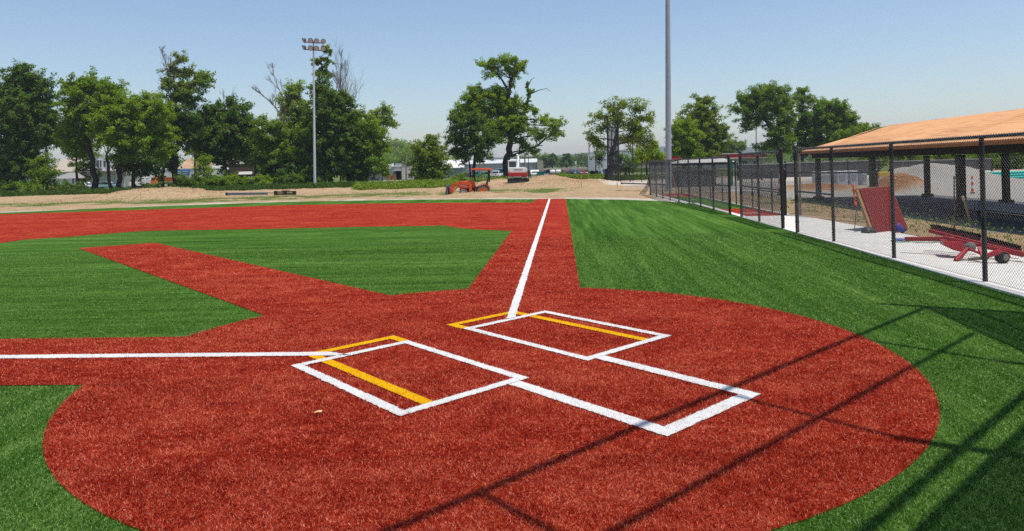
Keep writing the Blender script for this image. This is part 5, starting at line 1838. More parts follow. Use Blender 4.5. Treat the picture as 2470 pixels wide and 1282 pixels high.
o0 = gd(1266, 135)
for dy in (0, 12):
    pts = []
    for a, b in (((860, 388 + dy), (1266, 381 + dy)), ((1266, 381 + dy), (1470, 379 + dy))):
        for j in range(8):
            s = j / 8
            pts.append(at(a[0] + (b[0] - a[0]) * s, a[1] + (b[1] - a[1]) * s + 14 * s * (1 - s), 135 + .4 * dy) - o0)
    MB().tube(pts, .018, 4).build('wire', M_mblk, T)
for px, top, hd, lb, dark in ((1437, 371, 4, 'dark parking lot lamp in front of the white trailer', True), (1446, 377, 3, 'pale leaning lamp post at the right end of the white trailer', False)):
    T, q, p = pole('lamp_post', lb, 'lamp post', px, 420, top, 118, .08, None)
    m = M_mblk if dark else mat('pale_post', (0.6, 0.62, 0.62), .5)
    MB().tube([(0.5 if not dark else 0, 0, -.2), q(px, top)], [.09, .07], 8).build('shaft', m, T, smooth=True)
    MB().box(q(px, top, -.1), (.5, .5, .16)).build('lamp_head', m, T, bevel=.03)
T, q, p = pole('road_sign', 'small pale square sign on a thin post beside the trailer', 'sign', 1388.5, 422, 390, 112, .05, None)
MB().tube([(0, 0, -.1), q(1388.5, 397)], .035, 6).build('post', mat('pale_post', (0.6, 0.62, 0.62), .5), T)
MB().box(q(1388.5, 393.5, -.05), (.3, .04, .48)).build('panel', mat('sign_green_white', (0.62, 0.74, 0.60), .5), T, bevel=.008)
for px, py, top, lb in ((1402.5, 452, 424, 'thin orange survey stake in the dirt before the dark pickup'), (1489, 452, 443, 'short orange survey stake on the dirt by the backstop')):
    p = gp(px, py)
    D = float((np.array(p) - CAM) @ FWD)
    T = thing('survey_stake', lb, 'stake', p)
    MB().bar((0, 0, -.1), at(px - .5, top, D) - p, .05, .03).build('lath', mat('lath_orange', (0.6, 0.30, 0.12), .85), T)
    MB().bar(at(px - .5, top + 2.5, D) - p, at(px - .5, top, D) - p, .06, .04).build('flag_tip', M_or, T)
p, q = local(1669, 48)
T = thing('guy_marker', 'thin orange guy guard leaning by the tall grey pole', 'guy guard', gp(1632, 470))
pp = gp(1632, 470)
D = float((np.array(pp) - CAM) @ FWD)
MB().tube([(0, 0, 0), at(1626, 436, D) - pp, at(1621, 420, D) - pp], .028, 6).build('guard', mat('orange_guard', (0.62, 0.25, 0.05), .6), T)
MB().tube([at(1621, 420, D) - pp, at(1612, 392, D) - pp], .008, 4).build('wire', M_galv, T)

# ---- far backstop frame
p = gd(1480, 69)
T = thing('tall_backstop', 'tall narrow black backstop frame with mesh in front of the feathery tree', 'backstop', p)
BP = [gd(1466.5, 71.5), gd(1476, 70.8), gd(1486, 70), gd(1492.5, 69)]
tops = [283, 305, 308, 279]
for b0, px, tp in zip(BP, (1465.5, 1475, 1485, 1490), tops):
    D = float((np.array(b0) - CAM) @ FWD)
    MB().tube([b0 - p, at(px, tp, D) - p], .085 if tp < 300 else .05, 8).build('post', M_mblk, T, smooth=True)
b5 = gd(1527, 70)
MB().tube([b5 - p, at(1525.5, 287, 70) - p], .05, 8).build('post', M_mblk, T, smooth=True)
for py in (311, 339, 368, 400, 416):
    a = at(1466, py, 71.5) - p
    b = at(1491, py, 69) - p
    b.z = a.z
    MB().tube([a, b], .035, 6).build('rail', M_mblk, T)
    if py in (368, 400):
        c = at(1526, py + 2, 70) - p
        c.z = a.z
        MB().tube([b, c], .03, 6).build('rail', M_mblk, T)
hood = []
for j in range(7):
    s = j / 6
    hood.append(at(1466 + 25 * s, 311 - 32 * (math.sin(s * 1.57)) ** 1.3, 71.5 - 2.5 * s) - p)
MB().tube(hood, .035, 6).build('hood_rail', M_mblk, T)
V, F = [], []
a_, b_c = BP[0] - p, BP[3] - p
chain(V, F, (a_.x, a_.y), (b_c.x, b_c.y), .05, 5.3, .075, .0078)
raw('mesh', np.concatenate(V), np.concatenate(F), M_wire, T, kind='stuff')
V, F = [], []
for j in range(14):
    s = j / 13
    top_ = 311 - 32 * math.sin(s * 1.57) ** 1.3
    u = at(1466 + 25 * s, top_, 71.5 - 2.5 * s) - p
    lo = Vector((u.x, u.y, min(5.3, u.z)))
    m_ = MB().tube([lo, u + Vector((0, 0, .01))], .009, 4)
    i = sum(len(x) for x in V)
    V.append(np.array([tuple(x) for x in m_.v]))
    F.append(np.array([f for f in m_.f if len(f) == 4][:4]) + i)
raw('hood_mesh', np.concatenate(V), np.concatenate(F), M_wire, T, kind='stuff')
fence('low black chain link fence running right from the tall backstop', [tuple(gd(1497, 67).xy), tuple(gd(1520, 66.5).xy), tuple(gd(1548, 66).xy), tuple(gd(1580, 65.5).xy), tuple(gd(1620, 65).xy), tuple(gd(1665, 64.5).xy)], 0, 1.75, rp=.045, terminals=(0, 5), pitch=.11, r=.006)
pl0, pl1 = gp(1500, 444), gp(1640, 448)
T = thing('ground_pipe', 'thin dark pipe lying along the concrete near the tall backstop', 'pipe', pl0)
MB().tube([(0, 0, .05), pl1 - pl0 + Vector((0, 0, .05))], .05, 8).build('pipe', M_mblk, T, smooth=True)
MB().lathe((0, 0, .05), (1, .0, 0), [(-.1, .07), (.1, .07)], 8).build('coupling', M_mblk, T)

# ================================================================== BUILDINGS
M_roofg = mat('grey_shingle', (0.26, 0.25, 0.24), .9, .2, noise=.15, nscale=3)
M_sidw = mat('white_siding', (0.62, 0.61, 0.60), .7, .3, noise=.06, nscale=2)
M_win = mat('window_glass', (0.04, 0.05, 0.065), .1, .7)
M_trim = mat('white_trim', (0.72, 0.72, 0.70), .6)
def building(label, cat, px0, px1, ptop, D, depth, wall, name='building', roof=None, base_py=None, windows=(), group=None, band=None, flat=True, ribs=0, eave=0.15, rise=0.0, hip=0.0, doors=()):
    """box building facing the camera; photo columns px0..px1, wall top at row ptop"""
    pm = (px0 + px1) / 2
    p, q = local(pm, D)
    T = thing(name, label, cat, p, YAW, group)
    x0, x1 = q(px0, ptop).x, q(px1, ptop).x
    h = q(pm, ptop).z
    MB().box(((x0 + x1) / 2, depth / 2, h / 2 - .1), (x1 - x0, depth, h + .2)).build('wall', wall, T)
    if flat:
        MB().box(((x0 + x1) / 2, depth / 2, h + .06), (x1 - x0 + eave, depth + eave, .16)).build('roof', roof or M_trim, T)
    else:
        hx = hip * (x1 - x0) / 2
        b_ = MB()
        e = eave
        b_.v = [Vector(v) for v in ((x0 - e, -e, h), (x1 + e, -e, h), (x1 + e, depth + e, h), (x0 - e, depth + e, h), (x0 - e + hx, depth / 2, h + rise), (x1 + e - hx, depth / 2, h + rise),
                                    (x0 - e, -e, h - .12), (x1 + e, -e, h - .12), (x1 + e, depth + e, h - .12), (x0 - e, depth + e, h - .12))]
        b_.f = [(0, 1, 5, 4), (1, 2, 5), (2, 3, 4, 5), (3, 0, 4), (9, 8, 7, 6), (0, 6, 7, 1), (1, 7, 8, 2), (2, 8, 9, 3), (3, 9, 6, 0)]
        b_.build('roof', roof or M_roofg, T)
    for (a, b, c, d) in windows:
        w0, w1 = q(a, b, -.03), q(c, d, -.03)
        f = MB().box(((w0.x + w1.x) / 2, -.03, (w0.z + w1.z) / 2), (abs(w1.x - w0.x) + .16, .06, abs(w0.z - w1.z) + .16)).build('window', M_trim, T)
        MB().box(((w0.x + w1.x) / 2, -.065, (w0.z + w1.z) / 2), (abs(w1.x - w0.x), .03, abs(w0.z - w1.z))).build('pane', M_win, f)
    for (a, b, c, d, m) in doors:
        w0, w1 = q(a, b), q(c, d)
        f = MB().box(((w0.x + w1.x) / 2, -.04, (w0.z + w1.z) / 2), (abs(w1.x - w0.x), .10, abs(w0.z - w1.z))).build('door', m, T)
        MB().box((w1.x - .12, -.11, (w0.z + w1.z) / 2), (.05, .05, .12)).build('handle', M_galv, f)
    if ribs:
        n = int((x1 - x0) / ribs)
        for k in range(n + 1):
            x = x0 + (x1 - x0) * k / n
            MB().box((x, -.03, h / 2), (.07, .06, h - .02)).build('wall_rib', wall, T)
    return T, q, x0, x1, h

# grey pavilion with tan house behind
T, q, x0, x1, h = building('tan gabled house mostly hidden behind the light green tree', 'house', 118, 182, 415, 150, 8, M_sidw, 'house', roof=mat('tan_shingle', (0.40, 0.34, 0.27), .9, noise=.1, nscale=3), flat=False, rise=3.0, hip=.25, eave=.4, windows=((152, 411, 156, 416), (140, 419, 144, 426)))
p, q = local(160, 128)
T = thing('pavilion', 'low grey hip roofed pavilion behind the clipped hedge', 'pavilion', p, YAW)
a, b, c = q(127, 432, 0), q(184, 431, 0), q(140, 417, 0)
dz = a.z
b_ = MB()
b_.v = [Vector((a.x, -.3, dz)), Vector((b.x, -.3, dz)), Vector((b.x, 6, dz)), Vector((a.x, 6, dz)), Vector((a.x + 1.2, 2.8, q(140, 417.5).z)), Vector((b.x - 1.6, 2.8, q(140, 417.5).z))]
b_.f = [(0, 1, 5, 4), (1, 2, 5), (2, 3, 4, 5), (3, 0, 4), (3, 2, 1, 0)]
b_.build('roof', M_roofg, T)
for x in (a.x + .3, (a.x + b.x) / 2, b.x - .3):
    for y in (0, 5.5):
        MB().box((x, y, dz / 2), (.22, .22, dz)).build('post', mat('post_white', (0.6, 0.62, .64), .6) if x > 0 else M_dk, T)
MB().box((a.x + 1.8, 5, dz / 2), (2.6, .2, dz)).build('back_wall', mat('brick_red', (0.25, 0.07, 0.05), .9, noise=.2, nscale=6), T)

T, q, x0, x1, h = building('white two storey building behind the three dark trunks', 'building', 192, 345, 412, 132, 9, M_sidw, windows=((233, 387, 240, 404), (250, 388, 256, 403), (279, 388, 286, 402)), flat=True, eave=.1)
MB().prism([(q(196, 412).x, q(196, 412).z), (q(232, 372).x, q(232, 372).z), (q(316, 372).x, q(316, 372).z), (q(342, 412).x, q(342, 412).z)], 0.6, 8.4).build('upper_storey', M_sidw, T)
MB().prism([(q(190, 413).x, q(190, 413).z), (q(228, 369.5).x, q(228, 369.5).z), (q(234, 369.5).x, q(234, 369.5).z), (q(196, 413).x, q(196, 413).z)], 0.3, 8.7).build('barge_board', M_trim, T)
for a in ((233, 387, 241, 405), (250, 388, 256, 403), (279, 388, 286, 402)):
    w0, w1 = q(a[0], a[1]), q(a[2], a[3])
    f = MB().box(((w0.x + w1.x) / 2, .58, (w0.z + w1.z) / 2), (abs(w1.x - w0.x) + .2, .1, abs(w0.z - w1.z) + .2)).build('window', M_trim, T)
    MB().box(((w0.x + w1.x) / 2, .515, (w0.z + w1.z) / 2), (abs(w1.x - w0.x), .04, abs(w0.z - w1.z))).build('pane', mat('blue_glass', (.06, .09, .16), .15, .6), f)
for k in range(7):
    x = x0 + (x1 - x0) * (k + .5) / 7
    MB().box((x, -.05, h * .45), ((x1 - x0) / 7 - .5, .08, h * .8)).build('garage_door', mat('pale_panel', (0.50, 0.47, .44), .7, noise=.08, nscale=2), T)
MB().box((q(236, 415).x, -.5, q(236, 415).z), ((x1 - x0) * .9, 1.0, .12)).build('awning', mat('awning_brown', (.28, .22, .17), .8), T)

def lettering(T, q, px0, px1, py, hpx, m, seed, y=-.13):
    """short pale strokes, too small in the photo to read"""
    rr = random.Random(seed)
    x = px0
    b_ = MB()
    while x < px1:
        w_ = rr.uniform(.7, 1.3)
        hh = hpx * rr.choice((.65, .7, 1.0))
        a, b = q(x, py), q(x + w_, py - hh)
        b_.box(((a.x + b.x) / 2, y, (a.z + b.z) / 2), (abs(b.x - a.x) * .62, .03, abs(b.z - a.z)))
        x += w_ * 1.05
        if rr.random() < .12:
            x += .8
    return b_.build('lettering', m, T, kind='stuff')

T, q, x0, x1, h = building('low white shop with a blue sign behind the tall open tree', 'shop', 376, 480, 408.5, 140, 10, M_sidw, 'shop', windows=((392, 424, 402, 434), (462, 420, 474, 432)))
s0, s1 = q(425, 411), q(458, 422)
f = MB().box(((s0.x + s1.x) / 2, -.08, (s0.z + s1.z) / 2), (s1.x - s0.x, .12, s0.z - s1.z)).build('sign', mat('sign_blue', (.035, .16, .42), .5), T)
for py, hp, a, b, sd_ in ((415.4, 2.6, 427, 455, 3), (420.3, 2.4, 430, 452, 9)):
    lettering(f, q, a, b, py, hp, mat('sign_text', (.62, .72, .8), .6), sd_, y=-.16)
T, q, x0, x1, h = building('house with an orange and grey roof above the white shop', 'house', 432, 500, 408, 170, 9, M_sidw, 'house', roof=mat('orange_shingle', (.42, .27, .17), .9, noise=.25, nscale=.6), flat=False, rise=2.6, hip=.1, eave=.4, windows=((436, 402, 440, 407),))
T, q, x0, x1, h = building('grey hip roofed house between the bushes', 'house', 505, 566, 409, 165, 9, M_sidw, 'house', roof=mat('light_shingle', (.38, .36, .34), .9, noise=.1, nscale=3), flat=False, rise=2.6, hip=.4, eave=.4, windows=((520, 412, 526, 418),))
M_brn = mat('brown_panel', (.085, .060, .045), .85, .2, noise=.15, nscale=3)
T, q, x0, x1, h = building('dark brown flat roofed building left of the floodlight pole', 'building', 552, 650, 397, 136, 12, M_brn, roof=M_brn)
s0, s1 = q(613, 396), q(650, 440)
MB().box(((s0.x + s1.x) / 2, -.3, (s0.z + s1.z) / 2), (s1.x - s0.x, .8, s0.z - s1.z)).build('stair_tower', mat('brown_brick', (.15, .105, .075), .9, noise=.2, nscale=8), T)
s0, s1 = q(578, 416), q(613, 421.5)
MB().prism([(-1.4, s1.z), (-.05, s0.z), (-.05, s0.z + .1), (-1.4, s1.z + .1)], s0.x, s1.x, axis='x').build('porch_roof', mat('pale_roof', (.42, .41, .38), .8), T)
for px in (580, 596, 611):
    MB().box((q(px, 430).x, -1.3, s1.z / 2), (.15, .15, s1.z)).build('porch_post', M_dk, T)
s0, s1 = q(603, 425), q(612, 438)
MB().box(((s0.x + s1.x) / 2, -.8, (s0.z + s1.z) / 2), (s1.x - s0.x, .7, s0.z - s1.z)).build('vending_machine', mat('blue_white', (.45, .52, .72), .4), T)
T, q, x0, x1, h = building('pale shop sign board building right of the brown building', 'kiosk', 650, 672, 411, 138, 5, mat('cream_wall', (.55, .50, .38), .8), 'kiosk')
s0, s1 = q(651, 424), q(664, 432)
MB().box(((s0.x + s1.x) / 2, -.15, (s0.z + s1.z) / 2), (s1.x - s0.x, .1, s0.z - s1.z)).build('notice_board', M_trim, T)

M_bluw = mat('blue_grey_panel', (.26, .30, .36), .6, .3, noise=.06, nscale=1)
T, q, x0, x1, h = building('low blue-grey shop with a green sign behind the wide green tree', 'shop', 868, 936, 408, 125, 9, M_bluw, 'shop', roof=mat('white_metal', (.74, .74, .72), .5), ribs=1.0, doors=((901, 418, 906, 432, M_mblk),))
MB().box((q(889, 405).x, -.2, q(889, 405).z), (q(906, 405).x - q(874, 405).x, 1.2, .36)).build('parapet', mat('white_metal', (.74, .74, .72), .5), T)
s0, s1 = q(877, 408.5), q(900, 416)
f = MB().box(((s0.x + s1.x) / 2, -.12, (s0.z + s1.z) / 2), (s1.x - s0.x, .14, s0.z - s1.z)).build('sign', mat('sign_green', (.012, .20, .14), .5), T)
lettering(f, q, 879, 898, 414.3, 3.6, mat('sign_text_green', (.25, .62, .48), .6), 5, y=-.21)
for k, (px, py, rx, ry) in enumerate(((925, 405, 12, 18), (912, 415, 8, 12))):
    pass
tree('small weeping tree in front of the green-sign shop', 922, 119, [(922, 434, .1), (922, 410, .08)], [(918, 402, 12, 10), (928, 405, 11, 12), (920, 415, 12, 10), (933, 416, 8, 9)], 'mid', dens=1.0, size=.16, sig=.4, group='trees along the far edge of the field')
M_gry = mat('grey_panel', (.33, .34, .345), .7, .3, noise=.08, nscale=1)
T, q, x0, x1, h = building('grey workshop with a white roof and open carport', 'workshop', 934, 972, 402, 128, 10, M_gry, 'workshop', roof=mat('white_metal', (.74, .74, .72), .5))
MB().box((q(941, 398).x, 1, q(941, 398).z), (.9, .9, .45)).build('roof_unit', mat('white_metal', (.74, .74, .72), .5), T)
MB().box((q(958, 398).x, 1.4, q(958, 398).z), (1.0, .9, .5)).build('roof_unit', M_galv, T)
s0, s1 = q(950, 412.3), q(968, 433)
MB().box(((s0.x + s1.x) / 2, -1.0, s0.z), (s1.x - s0.x, 2.2, .1)).build('carport_roof', M_trim, T)
MB().box(((q(956, 420).x + s1.x) / 2, -.06, s0.z / 2), (s1.x - q(956, 420).x, .12, s0.z - .1)).build('carport_shade_panel', M_mblk, T)  # black panel painted in for the shade inside the carport
MB().box((q(955, 420).x, -1.9, s0.z / 2), (.1, .1, s0.z)).build('carport_post', M_trim, T)
for px0, px1, py, lb in ((935, 945, 421, 'brown timber crate stack left of the carport'), (945, 954.5, 422.5, 'slatted orange pallet crate beside the carport')):
    p2, q2 = local((px0 + px1) / 2, 124)
    C_ = thing('pallet_crate', lb, 'crate', p2, YAW)
    a, b = q2(px0, py), q2(px1, py)
    M_cr = mat('crate_wood', (.30, .13, .045), .85, noise=.2, nscale=5)
    n = 6
    for k in range(n):
        z = a.z * (k + .5) / n
        MB().box(((a.x + b.x) / 2, 0, z), (b.x - a.x, .9, a.z / n * .72)).build('slat', M_cr, C_)
    for x in (a.x, b.x):
        for y in (-.47, .47):
            MB().box((x, y, a.z / 2), (.08, .06, a.z)).build('corner_post', M_cr, C_)
T, q, x0, x1, h = building('tall plain pale block wall building right of the carport', 'building', 969, 993, 397, 122, 8, mat('block_wall', (.48, .48, .46), .85, noise=.1, nscale=2), roof=M_gry)
M_whs = mat('metal_siding', (.40, .40, .39), .55, .4, noise=.05, nscale=1)
T, q, x0, x1, h = building('blue-grey warehouse end behind the left of the orange tractor', 'warehouse', 1054, 1116, 405, 136, 14, M_bluw, 'warehouse', roof=mat('white_metal', (.74, .74, .72), .5), flat=False, rise=1.6, hip=0, eave=.2)
T, q, x0, x1, h = building('long pale ribbed metal warehouse behind the tractor and excavator', 'warehouse', 1112, 1296, 394, 139, 16, M_whs, 'warehouse', roof=mat('pale_metal_roof', (.55, .55, .54), .5), flat=False, rise=.8, hip=0, eave=.2, ribs=.9)
MB().box(((x0 + x1) / 2, -.5, h * .40), (x1 - x0 - .5, .9, .1)).build('lean_to_roof', M_galv, T)
MB().box((x1 + .55, -.4, h * .55), (1.2, .8, h * 1.12)).build('end_pier', mat('tan_block', (.42, .36, .29), .9, noise=.1, nscale=3), T)
MB().box((x1 + 2.6, 3, h * .38), (3.4, 5, .3)).build('side_canopy', mat('tan_block', (.42, .36, .29)), T)
for x in (x1 + 1.4, x1 + 4.1):
    MB().box((x, .7, h * .18), (.25, .25, h * .37)).build('canopy_post', M_mblk, T)

# road embankment behind the trailer yard
D = 150
a, b = gd(1290, D), gd(1640, D)
MB().box(((a.x + b.x) / 2, (a.y + b.y) / 2, .2), ((b - a).length * 1.2, 8, 1.2), math.atan2(b.y - a.y, b.x - a.x)).build('embankment', mat('verge_grass', (.12, .17, .035), .95, noise=.2, nscale=1), kind='structure')
a, b = gd(1290, D + 6), gd(1640, D + 6)
MB().box(((a.x + b.x) / 2, (a.y + b.y) / 2, .5), ((b - a).length * 1.2, 7, 1.4), math.atan2(b.y - a.y, b.x - a.x)).build('road', mat('pale_road', (.42, .38, .34), .9, noise=.06, nscale=1), kind='structure')
a, b = gd(840, 120), gd(1660, 116)
MB().box(((a.x + b.x) / 2, (a.y + b.y) / 2, -.03), ((b - a).length, 9, .05), math.atan2(b.y - a.y, b.x - a.x)).build('yard_road', mat('pale_road', (.42, .38, .34)), kind='structure')
a, b = gd(-60, 108), gd(700, 112)
MB().box(((a.x + b.x) / 2, (a.y + b.y) / 2, -.03), ((b - a).length, 7, .05), math.atan2(b.y - a.y, b.x - a.x)).build('side_road', mat('pale_road', (.42, .38, .34)), kind='structure')

# box trailer
p, q = local(1419, 124)
T = thing('box_trailer', 'white semi trailer parked at the far side of the yard', 'trailer', p, YAW - .35)
s = 124 / FPX
L_ = 43 * s
MB().box((L_ / 2 + .2, 1.0, 2.05), (L_ + .4, 2.0, 1.85 * 1.55)).build('box', mat('trailer_white', (.70, .71, .72), .4, .5, noise=.04, nscale=1), T, bevel=.03)
MB().box((-.03, 1.0, 2.05), (.05, 1.8, 2.6)).build('rear_door', mat('trailer_grey', (.52, .55, .60), .4), T)
for y in (.12, 1.88):
    MB().box((-.07, y, 2.05), (.06, .07, 2.7)).build('door_post', M_mblk, T)
for k in range(1, 9):
    MB().box((L_ * k / 9, -.02, 2.05), (.05, .03, 2.75)).build('side_rib', mat('trailer_grey', (.52, .55, .60), .4), T)
for x in (.7, 1.5):
    for y in (.1, 1.9):
        MB().lathe((x, y, .38), (0, 1, 0), [(-.12, .2), (-.12, .38), (.12, .38), (.12, .2)], 16).build('wheel', M_tyre, T, smooth=True)
for y in (.5, 1.5):
    MB().box((L_ * .78, y, .35), (.12, .12, .7)).build('landing_leg', M_galv, T)
MB().box((.1, 1.0, .62), (.1, 1.9, .12)).build('bumper', M_mblk, T)

# vehicles
def car(label, px, D, L_, Hh, colour, kind='car', rz=0.0, group='vehicles parked beyond the field', W_=1.6):
    p = gd(px, D)
    T = thing('parked_' + kind, label, kind, p, YAW + rz, group)
    m = mat('paint_%d_%d_%d' % tuple(int(c * 100) for c in colour), colour, .3, .5, coat=.4)
    h, l = Hh, L_
    if kind == 'pickup':
        body = [(-l / 2, h * .24), (l / 2, h * .24), (l / 2, h * .52), (l * .46, h * .58), (-l / 2, h * .60)]
        cab = [(-l * .08, h * .58), (-l * .04, h * .96), (l * .14, h), (l * .26, h * .58)]
    elif kind == 'van':
        body = [(-l / 2, h * .16), (l / 2, h * .16), (l / 2, h * .46), (l * .36, h * .54), (-l / 2, h * .56)]
        cab = [(-l * .49, h * .55), (-l * .47, h * .97), (l * .2, h), (l * .36, h * .54)]
    else:
        body = [(-l / 2, h * .24), (l / 2, h * .24), (l / 2, h * .48), (l * .40, h * .56), (-l * .46, h * .60), (-l / 2, h * .52)]
        cab = [(-l * .36, h * .58), (-l * .22, h * .97), (l * .10, h), (l * .26, h * .56)]
    MB().prism(body, -W_ / 2, W_ / 2).build('body', m, T, bevel=.06)
    MB().prism(cab, -W_ / 2 + .1, W_ / 2 - .1).build('cabin', m, T, bevel=.06)
    g = [(x * .90 + .0, z * .965 + h * .012) for x, z in cab]
    for sgn in (-1, 1):
        y = sgn * (W_ / 2 - .1)
        MB().prism(g, min(y, y + sgn * .015), max(y, y + sgn * .015)).build('side_window', M_glass, T)
    cf, cr = cab[3], cab[0]
    tf, tr_ = cab[2], cab[1]
    for A, B, nm in ((cf, tf, 'windscreen'), (cr, tr_, 'rear_window')):
        sx = .02 if nm == 'windscreen' else -.02
        MB().face([(A[0] + sx, -W_ / 2 + .2, A[1] + .03), (A[0] + sx, W_ / 2 - .2, A[1] + .03), (B[0] + sx, W_ / 2 - .25, B[1] - .05), (B[0] + sx, -W_ / 2 + .25, B[1] - .05)]).build(nm, M_glass, T)
    r = h * .22
    for x in (-l * .31, l * .31):
        for sgn in (-1, 1):
            wq = MB().lathe((x, sgn * (W_ / 2 - .05), r), (0, 1, 0), [(-.09, r * .55), (-.09, r * .95), (-.06, r), (.06, r), (.09, r * .95), (.09, r * .55)], 16).build('wheel', M_tyre, T, smooth=True)
            MB().lathe((x, sgn * (W_ / 2 - .04), r), (0, 1, 0), [(-.10, r * .5), (.10, r * .5)], 12).build('rim', M_galv, wq)
    for sgn in (-1, 1):
        MB().box((l / 2 + .005, sgn * W_ * .36, h * .44), (.04, .3, .12)).build('headlight', M_trim, T)
        MB().box((-l / 2 - .005, sgn * W_ * .38, h * .46), (.04, .22, .14)).build('tail_light', M_rf, T)
    return T
WHT, SIL, BLK, RED, BLU, GRN = (.72, .72, .72), (.4, .42, .44), (.02, .02, .025), (.28, .02, .02), (.05, .10, .22), (.02, .20, .09)
car('silver car at the far left edge behind the dark tree', 12, 112, 3.6, 1.2, SIL, 'car', 0)
car('white van half hidden behind the bushes at the far left', 66, 116, 3.6, 1.75, (.70, .72, .78), 'van', .0)
car('small yellow machine truck left of the clipped hedge', 137, 118, 2.2, 1.1, (.6, .36, .03), 'pickup', .3)
car('white car at the right end of the clipped hedge', 206, 124, 3.2, 1.2, WHT, 'car', -.2)
car('light blue and white car between the two left trunks', 258, 118, 4.0, 1.2, (.30, .48, .55), 'car', 0)
car('white pickup truck behind the third trunk', 352, 112, 4.6, 1.75, WHT, 'pickup', 3.14)
car('pale grey car below the blue sign', 449, 118, 3.2, 1.2, (.5, .55, .58), 'car', 0)
car('white car in front of the brown building', 621, 126, 3.2, 1.15, WHT, 'car', .1)
car('green utility cart seen through the tractor canopy', 1149, 121, 1.7, 1.2, GRN, 'pickup', .2)
car('lime green cart under the tractor canopy', 1172, 119, 1.2, 1.1, (.15, .45, .06), 'van', .5, W_=1.2)
car('white pickup at the left of the excavator tree trunk', 1196, 121, 2.8, 1.2, WHT, 'pickup', 1.2)
car('blue and white truck beside the big tree trunk', 1213, 124, 2.6, 1.55, (.06, .25, .55), 'van', 1.4)
car('white car facing the camera right of the excavator', 1289, 119, 3.0, 1.15, WHT, 'car', -1.45)
car('dark pickup in front of the red trucks', 1383, 114, 3.4, 1.25, (.05, .06, .09), 'pickup', -1.2)
car('dark red pickup just left of the white trailer', 1397, 118, 2.8, 1.1, RED, 'car', -1.0)
car('dark red truck left of the dark pickup', 1366, 119, 2.2, 1.05, RED, 'pickup', -1.2)
car('black pickup beside the white tanks', 1324, 121, 2.4, 1.2, BLK, 'pickup', -.6)
car('blue car behind the low branches right of the trailer', 1462, 119, 2.6, 1.0, BLU, 'car', 0)

# orange dump truck
p = gd(402, 112)
T = thing('dump_truck', 'orange and black dump truck with a white panel behind the trees', 'truck', p, YAW, 'vehicles parked beyond the field')
M_tor = mat('truck_orange', (.62, .20, .02), .45)
MB().box((-2.8, 0, 1.05), (1.5, 1.7, .75)).build('hood', mat('paint_white', (.68, .68, .68), .4), T, bevel=.05)
MB().prism([(-2.1, .6), (-1.4, .6), (-1.15, 1.0), (-1.25, 1.75), (-1.9, 1.75), (-2.1, 1.2)], -.9, .9).build('cab', M_tor, T, bevel=.08)
MB().box((-1.68, -.91, 1.45), (.5, .03, .4)).build('side_window', M_glass, T)
MB().prism([(-1.0, .95), (2.3, .95), (2.5, 1.65), (-1.0, 1.65)], -.95, .95).build('dump_body', mat('rusty_orange', (.36, .085, .015), .6, noise=.3, nscale=2), T, bevel=.03)
for k in range(6):
    MB().box((-.8 + .6 * k, -.97, 1.3), (.08, .06, .68)).build('body_rib', M_tor, T)
MB().box((.2, 0, .72), (5.6, .7, .22)).build('chassis', M_mblk, T)
for x in (-2.6, 1.0, 1.75):
    for y in (-.8, .8):
        MB().lathe((x, y, .42), (0, 1, 0), [(-.12, .22), (-.12, .4), (-.08, .42), (.08, .42), (.12, .4), (.12, .22)], 16).build('wheel', M_tyre, T, smooth=True)

# tanks, skips
p, q = local(1342, 116)
T = thing('white_tanks', 'row of white cylindrical tanks on a rusty rack in the yard', 'tank rack', p, YAW)
for k in range(2):
    c = (-0.62 + 1.0 * k * .95, 0, .78)
    MB().lathe((c[0] - .42, 0, .80), (1, 0, 0), [(0, .1), (.06, .26), (.16, .31), (.72, .31), (.82, .26), (.88, .1)], 16).build('tank', mat('tank_white', (.72, .70, .70), .4), T, smooth=True)
for x in (-.95, -.3, .3, .85):
    MB().box((x, 0, .26), (.07, .7, .52)).build('rack_leg', mat('rust', (.15, .06, .03), .9), T)
MB().box((0, -.3, .47), (2.0, .07, .07)).build('rack_rail', mat('rust', (.15, .06, .03), .9), T)
MB().box((0, .3, .47), (2.0, .07, .07)).build('rack_rail', mat('rust', (.15, .06, .03), .9), T)
for px, D, w_, h_, col, lb in ((1303, 117, 1.0, .85, (.015, .16, .15), 'teal skip left of the white box in the yard'), (1310.5, 117.5, .7, .75, (.02, .12, .13), 'smaller dark teal skip in the yard'), (1272, 118, .9, .8, (.015, .12, .05), 'dark green skip beside the excavator'), (1318, 116, .75, .42, (.62, .62, .6), 'low white box in the yard before the black pickup')):
    p = gd(px, D)
    T = thing('skip', lb, 'skip', p, YAW, 'skips in the yard')
    m = mat('skip_%d' % int(px), col, .6, noise=.15, nscale=3)
    MB().prism([(-w_ / 2 * .85, .06), (w_ / 2 * .85, .06), (w_ / 2, h_), (-w_ / 2, h_)], -.6, .6).build('bin', m, T, bevel=.02)
    for x in (-w_ * .3, 0, w_ * .3):
        MB().box((x, -.61, h_ * .5), (.05, .05, h_ * .8)).build('rib', m, T)
    MB().box((0, 0, h_ + .02), (w_ * 1.05, 1.26, .05)).build('lid', m, T)

